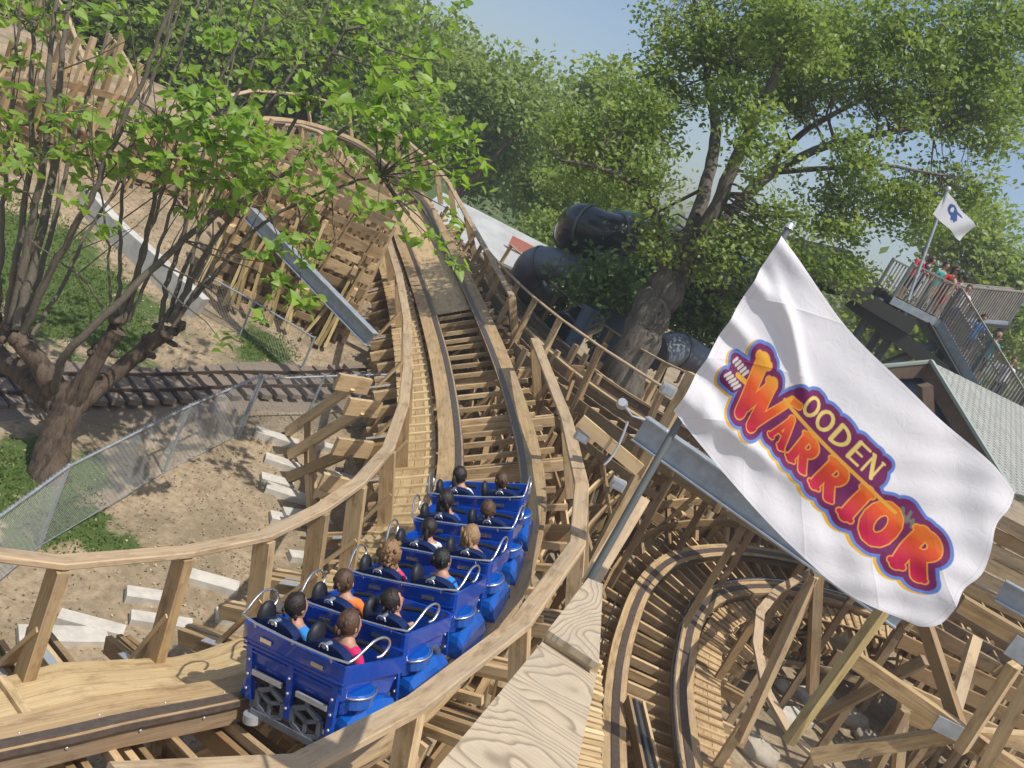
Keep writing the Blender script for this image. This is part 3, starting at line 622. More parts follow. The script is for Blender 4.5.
# logo as distance fields in flag space (X along the fly in units of hoist height, Y downwards)
def logo(U_, V_):
    # returns RGB for arrays of flag coords; baseline runs from (x0,y0) with a local frame
    X = (U_*1.66-1.575)/.96+1.545; Y = (V_-.645)/1.0+.625
    col = np.zeros(X.shape+(3,)); col[...] = (.84, .82, .85)
    th = math.radians(5.0)
    def seg(ax, ay, bx, by, wa, wb=None):
        wb = wa if wb is None else wb
        dx, dy = bx-ax, by-ay; L2 = dx*dx+dy*dy+1e-12; t = np.clip(((X-ax)*dx+(Y-ay)*dy)/L2, 0, 1)
        return np.hypot(X-ax-t*dx, Y-ay-t*dy)-(wa+(wb-wa)*t)
    def ring(cx, cy, rx, ry, w):
        q = np.hypot((X-cx)/rx, (Y-cy)/ry); return np.abs(q-1)*min(rx, ry)-w
    def strokes(lst, ox, oy, s, wd, rot=0):
        D = np.full(X.shape, 9.0); c_, s_ = math.cos(rot), math.sin(rot)
        for q in lst:
            def tr(x, y): return ox+s*(x*c_-y*s_), oy-s*(x*s_+y*c_)
            if q[0] == 'o':
                # ellipse as polyline
                n = 14; a0, a1 = q[5], q[6]
                pts = [tr(q[1]+q[3]*math.cos(math.radians(a0+(a1-a0)*k/n)), q[2]+q[4]*math.sin(math.radians(a0+(a1-a0)*k/n))) for k in range(n+1)]
                for k in range(n): D = np.minimum(D, seg(*pts[k], *pts[k+1], wd*q[7]))
            else: D = np.minimum(D, seg(*tr(q[0], q[1]), *tr(q[2], q[3]), wd*q[4], wd*(q[5] if len(q) > 5 else q[4])))
        return D
    A = [(.08, .05, .36, .95, 1), (.64, .05, .36, .95, 1.25), (.22, .36, .52, .36, .7), (-.02, .03, .2, .03, .7), (.52, .03, .76, .03, .7)]
    Rr = [(.14, .04, .14, .96, 1.25), (.0, .03, .28, .03, .7), (.0, .97, .3, .97, .7), ('o', .3, .72, .24, .24, 90, -90, 1.15), (.34, .48, .62, .06, 1.25), (.6, .03, .74, .03, .7)]
    I = [(.2, .05, .2, .95, 1.5), (.02, .03, .38, .03, .8), (.02, .97, .38, .97, .8)]
    O = [('o', .4, .5, .3, .42, 0, 360, 1.35)]
    Wl = [(.05, .95, .27, .08, 1.3, 1.2), (.27, .08, .48, .8, .9), (.48, .8, .64, .08, 1.2), (.64, .08, 1.02, .9, .9, .7), (-.08, .97, .2, .97, .7), (.36, .82, .56, .82, .6), (1.02, .9, 1.2, .93, .6)]
    big = np.full(X.shape, 9.0); smallD = np.full(X.shape, 9.0)
    # (glyph, x, baseline y, size, stroke)
    base = lambda x: .735+.0*(x)
    big = np.minimum(big, strokes(Wl, .20, .735, .30, .036, .03))
    row = [(A, .51, .665, .150), (Rr, .655, .668, .155), (Rr, .81, .676, .170), (I, .985, .684, .180), (O, 1.085, .695, .215), (Rr, 1.31, .708, .23)]
    for gl, x, y, s in row: big = np.minimum(big, strokes(gl, x, y, s, .14*s, .0))
    o1 = [('o', .35, .5, .3, .45, 0, 360, 1)]; Dd = [(.12, .05, .12, .95, 1.1), ('o', .15, .5, .5, .45, 90, -90, 1)]
    Ee = [(.12, .05, .12, .95, 1.1), (.12, .95, .6, .95, .8), (.12, .5, .5, .5, .7), (.12, .05, .62, .05, .8)]; Nn = [(.1, .03, .1, .95, .7), (.1, .95, .62, .05, 1.2), (.62, .05, .62, .97, .7), (0, .97, .14, .97, .6), (.55, .97, .7, .97, .6)]
    for gl, x in ((o1, .565), (o1, .652), (Dd, .742), (Ee, .838), (Nn, .92)): smallD = np.minimum(smallD, strokes(gl, x, .452, .108, .0085, 0))
    bar = seg(.46, .483, 1.19, .492, .009)
    shaft = seg(.13, .60, .30, .575, .013)
    back = np.minimum(big, seg(.54, .44, .97, .42, .05)); back = np.minimum(back, seg(.5, .56, 1.3, .6, .05)); back = np.minimum(back, seg(1.22, .47, 1.28, .49, .045)); back = np.minimum(back, smallD)
    q = np.minimum.reduce([seg(.07, .56, .15, .54, .03), seg(.07, .66, .15, .65, .03), seg(.11, .60, .18, .60, .045)])
    back2 = np.minimum(back-.030, np.minimum(q, shaft-.02)-.006)
    sh = np.roll(back2, (int(.014*X.shape[0]), int(-.007*X.shape[1])), (0, 1))
    def put(mask, c_): 
        m3 = np.clip(.5-mask/.0035, 0, 1)[..., None]; c__ = np.asarray(c_); col[...] = col*(1-m3)+c__*m3
    put(sh-.018, (.83, .47, .03)); put(back2-.017, (.13, .24, .62)); put(back2, (.17, .015, .10))
    put(shaft, (.80, .42, .04)); put(bar, (.72, .36, .05)); put(smallD, (.82, .62, .18))
    # feather fletching and small gargoyle ornament
    for k in range(5):
        put(seg(.065+.024*k, .575, .075+.024*k, .545, .008), (.62, .58, .52)); put(seg(.065+.024*k, .66, .085+.024*k, .625, .008), (.62, .58, .52))
    for (x, y, x2, y2, w_) in ((1.205, .45, 1.225, .48, .009), (1.225, .48, 1.265, .48, .010), (1.245, .44, 1.255, .495, .008), (1.275, .465, 1.29, .50, .008)): put(seg(x, y, x2, y2, w_), (.16, .18, .14))
    # letters: yellow top, orange, red bottom with thin yellow rim
    g_ = np.clip((Y-(.515))/(.15), 0, 1); gw = np.clip((Y-.42)/.30, 0, 1); isw = (X < .50)[..., None]; gg = np.where(isw[..., 0], gw, g_*.62+.40)[..., None]
    y_, o_, r_ = np.array((.86, .46, .04)), np.array((.72, .085, .012)), np.array((.55, .012, .06))
    cc = np.where(gg < .5, y_+(o_-y_)*gg*2, o_+(r_-o_)*(gg-.5)*2)
    put(big, (.84, .34, .04)); put(big+.0065, cc); put(bar, (.76, .38, .05))
    e_ = np.minimum.reduce([np.abs(V_-.018), np.abs(V_-.982), np.abs(U_-.988)*1.66, np.abs(U_-.022)*1.66])-.0012; put(e_, (.66, .65, .67))
    return col
fm, nt, b, o = mat('printed_flag_cloth'); ca = attr(nt, 'print').outputs['Color']
nt.links.new(ca, b.inputs['Base Color']); b.inputs['Roughness'].default_value = .75; tco = nt.nodes.new('ShaderNodeTexCoord').outputs['Object']; bump(nt, b, noise(nt, tco, 14, 5, .6, .8), .35, .012)
t_ = nt.nodes.new('ShaderNodeBsdfTranslucent'); nt.links.new(ca, t_.inputs[0]); mx = nt.nodes.new('ShaderNodeMixShader'); mx.inputs[0].default_value = .3
nt.links.new(b.outputs[0], mx.inputs[1]); nt.links.new(t_.outputs[0], mx.inputs[2]); nt.links.new(mx.outputs[0], o.inputs[0])
def flag_mesh(name, NU, NV, surf, colf, m):
    uu, vv = np.meshgrid(np.linspace(0, 1, NU), np.linspace(0, 1, NV)); pos = surf(uu, vv)
    me = bpy.data.meshes.new(name); idx = np.arange(NU*NV).reshape(NV, NU)
    f_ = np.stack([idx[:-1, :-1], idx[1:, :-1], idx[1:, 1:], idx[:-1, 1:]], -1).reshape(-1, 4)
    me.vertices.add(NU*NV); me.vertices.foreach_set('co', pos.reshape(-1).astype(np.float32)); me.loops.add(f_.size); me.loops.foreach_set('vertex_index', f_.reshape(-1).astype(np.int32))
    me.polygons.add(len(f_)); me.polygons.foreach_set('loop_start', np.arange(0, f_.size, 4, dtype=np.int32)); me.polygons.foreach_set('loop_total', np.full(len(f_), 4, dtype=np.int32))
    me.polygons.foreach_set('use_smooth', [True]*len(f_)); me.update(calc_edges=True)
    a = me.color_attributes.new('print', 'FLOAT_COLOR', 'POINT'); c_ = np.ones((NU*NV, 4), np.float32); c_[:, :3] = colf(uu, vv).reshape(-1, 3); a.data.foreach_set('color', c_.reshape(-1))
    me.materials.append(m); o = bpy.data.objects.new(name, me); C.objects.link(o); return o
def curve(pts, t):
    A = np.array([tuple(p) for p in pts]); k = len(A)-1; return np.stack([np.interp(t*k, np.arange(k+1), A[:, j]) for j in range(3)], -1)
def smooth_curve(pts, t):
    A = np.array([tuple(p) for p in pts]); out = np.zeros(t.shape+(3,)); fl_ = t.ravel(); res = np.array([cr(A, min(x*(len(A)-1), len(A)-1.0001)) for x in fl_]); return res.reshape(t.shape+(3,))
ftop = [P(781, 236, 3.97), P(822, 294, 3.97), P(860, 342, 4.0), P(925, 405, 4.02), P(975, 448, 4.06), P(1013, 490, 4.1)]
fbot = [P(674, 411, 3.97), P(705, 450, 3.97), P(742, 494, 4.0), P(790, 545, 4.02), P(848, 594, 4.05), P(920, 628, 4.1)]
def fsurf(u, v):
    u1 = np.linspace(0, 1, u.shape[1]); T_ = smooth_curve(ftop, u1); B_ = smooth_curve(fbot, u1)
    p = T_[None]*(1-v[..., None])+B_[None]*v[..., None]
    nrm = -np.array(F); R_ = np.array(Rc); U_ = np.array(Uc); dirf = (R_*.67-U_*.74)
    e = u**10; p = p+ (e*.022*np.sin(v*15+1))[..., None]*dirf                      # ragged fly edge
    bulge = (4*v*(1-v))**.8*(u**6)*(.03+.10*v); p = p+bulge[..., None]*dirf
    s_ = v*7+u*1.5
    fold = .020*np.exp(-((u-.03)/.10)**2)*np.sin(v*30+u*5)+.017*np.sin(5*u*3.1-v*3.2)*(.25+u)*(1-.55*v)+.013*np.sin(9*(u*1.0+v*.9)+.6)*np.exp(-((v-.95)/.42)**2)+.009*np.sin(24*u-13*v)*u**2
    diag = .05*np.exp(-((v-.12-u*.75+.0)/.05)**2)*np.exp(-((u-.22)/.16)**2)+.04*np.exp(-((v-.92+.35*u)/.05)**2)*np.exp(-((u-.3)/.2)**2)
    fine = .0035*np.sin(38*u-22*v+3*np.sin(5*v))*np.exp(-((v-.9)/.3)**2)+.0045*np.sin(55*v+9*u)*np.exp(-(u/.16)**2)+.004*np.sin(21*u+31*v+2*np.sin(8*u))*(u > 0)*u
    cr1 = 1-np.abs(np.sin(9*v+6*u+1.2*np.sin(4*u)))**.35; cr2 = 1-np.abs(np.sin(13*u-7*v+1.7))**.3
    fine = fine+.010*cr1*np.exp(-((u-.12)/.2)**2)+.008*cr2*np.exp(-((v-.85)/.3)**2)*u
    return p+(fold+diag+fine)[..., None]*nrm
flag = flag_mesh('flag', 760, 460, fsurf, logo, fm); tag(flag, 'large white cloth flag printed with a purple and orange logo, flying from the near pole', 'flag')
# ------------------------------------------------------------------ people
def person(label, pose, hair, shirt, pants, style='short', yaw=0, loc=(0, 0, 0), parent_mat=None, group=None, skinm='skin', arms='down', scale=1.0, mtx=None, hk=1.0):
    root = thing('person', label, 'person', (0, 0, 0), group)
    me = bpy.data.meshes.new('body'); J = []; E_ = []; Rr = []
    def j(p, r, par=None):
        J.append(p); Rr.append(r)
        if par is not None: E_.append((par, len(J)-1))
        return len(J)-1
    z0 = 0 if pose == 'sit' else .92
    pel = j((0, 0, z0+.02), .13); wa = j((0, .01, z0+.2), .115, pel); ch = j((0, .0, z0+.38), .135, wa); nk = j((0, 0, z0+.53), .08 if pose == 'sit' else .06, ch); hd = j((0, .015, z0+.62), .055, nk); ht = j((0, .02, z0+.72), .05, hd)
    for s in (-1, 1):
        sh = j((s*.17, 0, z0+.475), .068, ch)
        if arms == 'up': el = j((s*.3, .08, z0+.62), .042, sh); wr = j((s*.26, .14, z0+.86), .03, el); h_ = j((s*.25, .16, z0+.95), .035, wr)
        elif arms == 'bar' or pose == 'sit': el = j((s*.24, .06, z0+.22), .042, sh); wr = j((s*.17, .28, z0+.2), .03, el); h_ = j((s*.14, .36, z0+.21), .035, wr)
        elif arms == 'rail': el = j((s*.26, .1, z0+.24), .042, sh); wr = j((s*.2, .32, z0+.2), .03, el); h_ = j((s*.19, .4, z0+.19), .035, wr)
        else: el = j((s*.25, -.02, z0+.2), .042, sh); wr = j((s*.24, .05, z0-.03), .03, el); h_ = j((s*.24, .07, z0-.11), .035, wr)
        if pose == 'sit': hp_ = j((s*.1, .06, 0), .09, pel); kn = j((s*.12, .44, .03), .062, hp_); an = j((s*.12, .5, -.34), .045, kn); ft = j((s*.12, .62, -.38), .04, an)
        else: hp_ = j((s*.09, 0, z0-.08), .09, pel); kn = j((s*.1, .02*s, .48), .06, hp_); an = j((s*.1, -.03, .08), .042, kn); ft = j((s*.11, .1, .04), .04, an)
    me.from_pydata(J, E_, []); ob = bpy.data.objects.new('tmp', me); C.objects.link(ob)
    sm = ob.modifiers.new('s', 'SKIN'); sm.use_smooth_shade = True; ss_ = ob.modifiers.new('u', 'SUBSURF'); ss_.levels = 1; ss_.render_levels = 1
    for k, v_ in enumerate(me.skin_vertices[0].data): v_.radius = (Rr[k], Rr[k]*(.75 if k in (1, 2) else 1)); v_.use_root = (k == 0)
    dg = bpy.context.evaluated_depsgraph_get(); m2 = bpy.data.meshes.new_from_object(ob.evaluated_get(dg)); bpy.data.objects.remove(ob); bpy.data.meshes.remove(me)
    bm = bmesh.new(); bm.from_mesh(m2)
    # head: ellipsoid with jaw, nose and ears joined on
    hb = MB(); hb.ell((0, .02, z0+.74), .078, .098, .115, n=14, m=10); hb.ell((0, .035, z0+.675), .056, .07, .06, n=10, m=6)
    hb.ell((0, .122, z0+.725), .014, .02, .024, n=6, m=5)
    for s in (-1, 1): hb.ell((s*.08, .015, z0+.73), .012, .022, .032, n=6, m=5)
    hb.v = [(x*hk, (y-.02)*hk+.02, (z-z0-.64)*hk+z0+.64-(hk-1)*.45) for x, y, z in hb.v]
    tm = bpy.data.meshes.new('t'); tm.from_pydata(hb.v, [], hb.f); bm.from_mesh(tm)
    m2.clear_geometry(); bm.to_mesh(m2); bm.free()
    m2.materials.clear()
    for mm in (M_[skinm], M_[shirt], M_[pants], M_['h_black'], M_['red']): m2.materials.append(mm)
    co = np.zeros(len(m2.polygons)*3); m2.polygons.foreach_get('center', co); co = co.reshape(-1, 3); mi = []
    for x, y, z in co:
        zr = z-z0; k = 0
        if zr < .0 and abs(x) < .21 or (pose == 'sit' and y > .1 and zr < .09 and zr > -.2): k = 2
        if pose == 'sit' and zr < -.22: k = 0 if zr > -.33 else 3
        if pose != 'sit' and z < .45 and abs(x) < .2: k = 0 if z > .09 else 3
        if -.02 <= zr < .51 and (abs(x) < .2 or zr > .33) and not (pose == 'sit' and y > .13 and zr < .3): k = 1
        if (zr > .1 and zr < .5 and abs(x) < .19 and y < .12): k = 1
        if zr > .7 and zr < .79 and y > .105 and .018 < abs(x) < .045 and abs(zr-.755) < .02: k = 3
        if abs(zr-.675) < .012 and y > .098 and abs(x) < .03: k = 4
        mi.append(k)
    m2.polygons.foreach_set('material_index', mi); m2.polygons.foreach_set('use_smooth', [True]*len(mi))
    body = bpy.data.objects.new('body', m2); C.objects.link(body); body.parent = root; m2.name = 'body'
    hm = MB(); hc = V((0, .005, z0+.765)); st = random.getstate(); random.seed(len(label))
    k = dict(short=.012, long=.02, curly=.03, pony=.014)[style]
    hm.ell(hc, .083+k, .098+k, .105+k, n=26, m=16, jit=.045 if style != 'curly' else .09)
    if style == 'long': hm.ell((0, -.07, z0+.64), .085, .06, .16, n=12, m=9, jit=.08); hm.ell((.03, -.085, z0+.56), .06, .04, .12, n=10, m=7, jit=.1)
    if style == 'curly':
        for _ in range(70): hm.ell((random.uniform(-.11, .11), random.uniform(-.13, 0), z0+random.uniform(.58, .86)), .024, .022, .028, n=6, m=4, jit=.2)
    if style == 'pony': hm.ell((0, -.135, z0+.69), .03, .04, .10, n=8, m=7, jit=.08)
    if style == 'short':
        for _ in range(9): a_ = random.uniform(0, 6.28); hm.ell((.078*math.cos(a_), -.02+.085*math.sin(a_)-.01, z0+random.uniform(.68, .80)), .018, .018, .03, n=6, m=4, jit=.2)
    if style == 'long':
        for _ in range(30): hm.ell((random.uniform(-.085, .085), random.uniform(-.12, -.05), z0+random.uniform(.48, .82)), .022, .02, .06, n=6, m=5, jit=.2)
    random.setstate(st)
    # clear the face
    hm.v = [(x*hk, (y-.02)*hk+.02, (z-z0-.64)*hk+z0+.64-(hk-1)*.45) for x, y, z in hm.v]
    hv = [(x, y if not (y > .055 and z < z0+.80) else .055-(y-.055)*.2, z) for x, y, z in hm.v]; hm.v = hv
    ho = hm.obj('hair', M_[hair], root, local=True)
    if mtx is not None: root.matrix_world = mtx
    else: root.matrix_world = Matrix.Translation(V(loc)) @ Matrix.Rotation(yaw, 4, 'Z') @ Matrix.Scale(scale, 4)
    return root
# ------------------------------------------------------------------ train
def car_proto(label):
    c = thing('coaster_car', label, 'coaster car', (0, 0, 0), 'blue coaster cars')
    L = dict(parent=c, local=True)
    # local axes: x right, y forward, z up; origin on the rail tops
    def rr(w, y0, y1, z, c_=.08, n=3):
        pts = []
        for (cx, cy, a0) in ((w/2-c_, y1-c_, 0), (-w/2+c_, y1-c_, 90), (-w/2+c_, y0+c_, 180), (w/2-c_, y0+c_, 270)):
            for k in range(n+1): a = math.radians(a0+90*k/n); pts.append((cx+c_*math.cos(a), cy+c_*math.sin(a), z))
        return pts
    rings = [rr(1.16, -.46, .42, .40), rr(1.26, -.50, .46, .50), rr(1.29, -.51, .47, .60), rr(1.32, -.52, .47, .605), rr(1.32, -.52, .47, .65), rr(1.345, -.53, .475, .655), rr(1.345, -.53, .475, .70), rr(1.37, -.54, .48, .705), rr(1.42, -.56, .49, .90)]
    inner = [rr(1.36, -.53, .46, .90), rr(1.22, -.44, .40, .33)]
    vs = []; fs = []
    for k, q in enumerate(rings+inner):
        q = [V(p) for p in q]
        if k >= 5: q = [V((p.x, p.y, p.z-(.16 if p.y > .1 and p.z > .68 else 0))) for p in q]
        vs += q
    n = 16
    for i in range(len(rings)+len(inner)-1):
        for j in range(n): fs.append((i*n+j, i*n+(j+1) % n, (i+1)*n+(j+1) % n, (i+1)*n+j))
    fs.append(tuple(range(n))); fs.append(tuple((len(rings)+1)*n+j for j in range(n)))
    MB_ = MB(); MB_.add(vs, fs); body = MB_.obj('body', M_['blue'], **L)
    for z in (.615, .665, .715): MB().beam((-.66, -.53-(z-.6)*.08, z), (.66, -.53-(z-.6)*.08, z), .02, .018).obj('body_rib', M_['blue'], body, True)
    for x in (-.34, .34):
        MB().beam((x-.075, -.565, .80), (x+.075, -.565, .80), .012, .045).obj('name_plate', M_['chrome'], body, True)
        m = MB()   # backrest: rounded shell
        pr_ = []
        for k in range(13):
            a = math.pi*k/12; pr_.append((x+.27*math.cos(a), .78+.24*math.sin(a)**.8 if 0 < k < 12 else .78))
        pr_ = [(p_[0], .80+(p_[1]-.78)*.8) for p_ in pr_]; pr_ = [(x-.27, .42)]+pr_[::-1]+[(x+.27, .42)]
        nb = len(pr_); fr_ = [(px_, -.42-.06*(pz-.42), pz) for px_, pz in pr_]; bk = [(px_, -.30-.06*(pz-.42), pz) for px_, pz in pr_]
        m.add(fr_+bk, [tuple(range(nb)), tuple(range(nb, 2*nb))[::-1]]+[(i, nb+i, nb+(i+1) % nb, (i+1) % nb) for i in range(nb)])
        s_ = m.obj('seat', M_['padn'], **L)
        MB().ell((x-.245, -.33, .95), .06, .13, .15, n=12, m=8).obj('bolster', M_['pad'], s_, True)
        MB().box((x, 0, .30), .5, .5, .1).obj('seat_cushion', M_['pad'], s_, True)
        mb = MB().tube([(x, -.50, .985+.0), (x, -.40, .985)], .028, 10); mb.tube([(x+.05*math.cos(t), -.5, .96+.05*math.sin(t)) for t in np.linspace(0, math.pi, 9)], .012, 6); mb.obj('seat_bracket', M_['chrome'], s_, True)
        MB().tube([(x-.2, .30, .72), (x, .33, .74), (x+.2, .30, .72)], .03, 8).obj('lap_bar', M_['pad'], **L)
    # grab bar: along the rear top edge with a loop at each end
    pts = []
    def loop(s):
        q = [(s*.70, -.56, .965), (s*.72, -.47, 1.0), (s*.74, -.36, 1.07), (s*.75, -.25, 1.12), (s*.76, -.12, 1.12), (s*.76, -.02, 1.06), (s*.75, .0, .98), (s*.74, -.08, .91), (s*.72, -.14, .90)]
        A = np.array(q); return [tuple(cr(A, t)) for t in np.linspace(0, len(q)-1.001, 34)]
    a_ = loop(-1)[::-1]; b_ = loop(1); pts = a_+[(-.5, -.575, .945), (0, -.58, .935), (.5, -.575, .945)]+b_
    MB().tube(pts, .014, 8).obj('grab_bar', M_['chrome'], **L)
    for x in (-.5, 0, .5): MB().tube([(x, -.575, .945), (x, -.56, .89)], .012, 6).obj('bar_stud', M_['chrome'], **L)
    # rear uprights and bolted channels
    for x in (-.57, 0, .57): MB().beam((x, -.52, .66), (x*.93, -.50, .08), .075, .05, (0, 1, 0)).obj('upright', M_['blue'], **L)
    for x in (-.3, .3):
        mb = MB().beam((x-.2, -.53, .40), (x+.2, -.53, .40), .03, .055); mb.obj('channel', M_['plate'], **L)
        MB().box((x, -.44, .33), .44, .1, .10).obj('underframe', M_['black'], **L)
    for x in (-.57, 0, .57):
        for z in (.2, .36, .52): MB().ell((x*.97, -.545, z), .016, .012, .016, n=8, m=5).obj('bolt', M_['plate'], **L)
    # cast frame with openings
    mb = MB()
    for x in (-.24, .24):
        h_ = [(x+.20*math.cos(math.radians(60*k+30)), -.50, .14+.16*math.sin(math.radians(60*k+30))) for k in range(6)]
        for k in range(6): mb.beam(h_[k], h_[(k+1) % 6], .05, .045, (0, 1, 0))
        for k in (0, 2, 4): mb.beam((x, -.50, .14), h_[k], .04, .035, (0, 1, 0))
        mb.beam((x, -.46, .28), (x, -.46, .36), .05, .12, (0, 1, 0))
    mb.beam((-.47, -.50, -.03), (.47, -.50, -.03), .07, .07); mb.obj('cast_frame', M_['cast'], **L)
    MB().box((0, -.32, .16), .9, .03, .34).obj('rear_bulkhead', M_['black'], **L); MB().box((0, -.05, .33), 1.05, .8, .14).obj('chassis', M_['black'], **L); MB().tube([(0, .3, .1), (0, .75, .1)], .035, 8).obj('drawbar', M_['cast'], **L)
    for s in (-1, 1):
        # side pod: rounded drum with chrome rim, and the slanted wheel fender
        mb = MB(); prof = [(.0, .0)]
        rg = []
        for (z, k) in ((.38, .6), (.40, .8), (.53, .86), (.55, .76)):
            rg.append([(s*.60+s*.20*k*math.cos(t), -.22+.24*k*math.sin(t), z) for t in np.linspace(-math.pi/2, math.pi/2, 9)])
        vs = [p for q in rg for p in q]; fs = [(i*9+j, i*9+j+1, (i+1)*9+j+1, (i+1)*9+j) for i in range(3) for j in range(8)]+[tuple(range(9)), tuple(27+j for j in range(9))[::-1]]+[(i*9, (i+1)*9, (i+1)*9+8, i*9+8) for i in range(3)]
        mb.add(vs, fs); pod = mb.obj('side_pod', M_['fender'], **L)
        MB().tube([(s*.60+s*.178*math.cos(t), -.22+.213*math.sin(t), .53) for t in np.linspace(-math.pi/2, math.pi/2, 12)], .012, 6).obj('pod_rim', M_['chrome'], pod, True)
        mb = MB(); o_ = []
        sec = [(-.42, .02, .22), (-.40, -.08, .30), (-.16, -.10, .40), (.12, -.06, .38), (.34, .05, .30), (.36, .12, .22)]
        vs = []
        for (y, zb, zt) in sec: vs += [(s*.54, y, zb+.06), (s*.54, y, zt), (s*.66, y, zt-.03), (s*.72, y, zt-.12), (s*.74, y, zb)]
        fs = [(i*5+j, i*5+(j+1) % 5, (i+1)*5+(j+1) % 5, (i+1)*5+j) for i in range(5) for j in range(5)]+[(0, 1, 2, 3, 4), (25, 26, 27, 28, 29)]
        mb.add(vs, fs, smooth=False); mb.obj('fender', M_['fender'], **L)
        w_ = MB(); w_.tube([(s*.545, -.28, .14), (s*.655, -.28, .14)], .135, 18); wo_ = w_.obj('wheel', M_['black'], **L); MB().tube([(s*.54, -.28, .14), (s*.66, -.28, .14)], .07, 12).obj('wheel_hub', M_['plate'], wo_, True)
        MB().tube([(s*.44, -.52, -.05), (s*.44, -.52, -.14)], .095, 14).obj('guide_wheel', M_['plate'], **L); MB().box((s*.45, -.42, .03), .16, .14, .09).obj('wheel_bracket', M_['cast'], **L)
        MB().box((s*.42, .1, .2), .06, .5, .3).obj('side_frame', M_['black'], **L)
    return c
def copy_tree(o, parent=None):
    c = o.copy(); C.objects.link(c); c.parent = parent
    for ch in [x for x in bpy.data.objects if x.parent == o]: copy_tree(ch, c)
    return c
clab = ['rearmost blue coaster car, nearest the camera, with rear frame and wheels in full view', 'blue coaster car just ahead of the rearmost, with rider in orange', 'blue coaster car with the curly haired rider and the bright blue shirted rider', 'blue coaster car with the long haired blond rider on its right seat', 'blue coaster car with the dark long haired rider, directly behind the lead car', 'lead blue coaster car at the front of the train']
sR = min((((T1.fr(a)[0]-V((-.34, 7.16, 3.45))).length), a) for a in np.arange(0, 20, .02))[1]
sF = min((((T1.fr(a)[0]-V((.56, 11.62, 3.8))).length), a) for a in np.arange(0, 24, .02))[1]
proto = car_proto(clab[0]); riders = [
    [('rider in the rearmost car, left seat, short dark hair and blue sleeve', 'h_dark', 'sky', 'short'), ('rider in the rearmost car, right seat, in a magenta shirt', 'h_brown', 'magenta', 'short')],
    [('rider with brown hair in a bright orange shirt', 'h_brown', 'orange', 'short'), ('rider with dark hair and white shirt beside the orange shirted rider', 'h_dark', 'white', 'short')],
    [('rider with curly light brown hair in a red shirt', 'h_curly', 'pink', 'curly'), ('rider with cropped dark hair in a bright sky blue shirt', 'h_black', 'sky', 'short')],
    [('dark ponytailed rider in a white shirt, left of the blond rider', 'h_dark', 'white', 'pony'), ('rider with long blond hair in a tan top', 'h_blond', 'tan', 'long')],
    [('rider with long dark hair in a navy shirt', 'h_dark', 'royal', 'long'), ('brown haired rider in a red shirt in the second car from the front', 'h_brown', 'red', 'short')],
    [('rider in the lead car, left seat, dark ponytail and white shirt', 'h_dark', 'white', 'pony'), ('rider in the lead car, right seat, brown hair and blue shirt', 'h_brown', 'royal', 'short')]]
for i in range(6):
    a = sR+(sF-sR)*i/5; m, T, r, u = T1.fr(a)
    mt = Matrix((r, T, u)).transposed().to_4x4(); mt.translation = m+u*.006+r*.07; mc = mt @ Matrix.Diagonal((.95, .88, .90, 1))
    c_ = proto if i == 0 else copy_tree(proto)
    c_.matrix_world = mc; c_['label'] = clab[i]
    for s, (lb, hr, shp, sty) in zip((-1, 1), riders[i]):
        person(lb, 'sit', hr, shp, 'jean', sty, group='coaster riders', mtx=mt @ Matrix.Translation((s*.315, -.13+random.uniform(-.02, .03), .32)) @ Matrix.Rotation(random.uniform(-.5, .4), 4, 'Z') @ Matrix.Rotation(random.uniform(-.12, .12), 4, 'Y') @ Matrix.Rotation(random.uniform(-.1, .14), 4, 'X') @ Matrix.Scale(random.uniform(.88, .97), 4), hk=1.16)
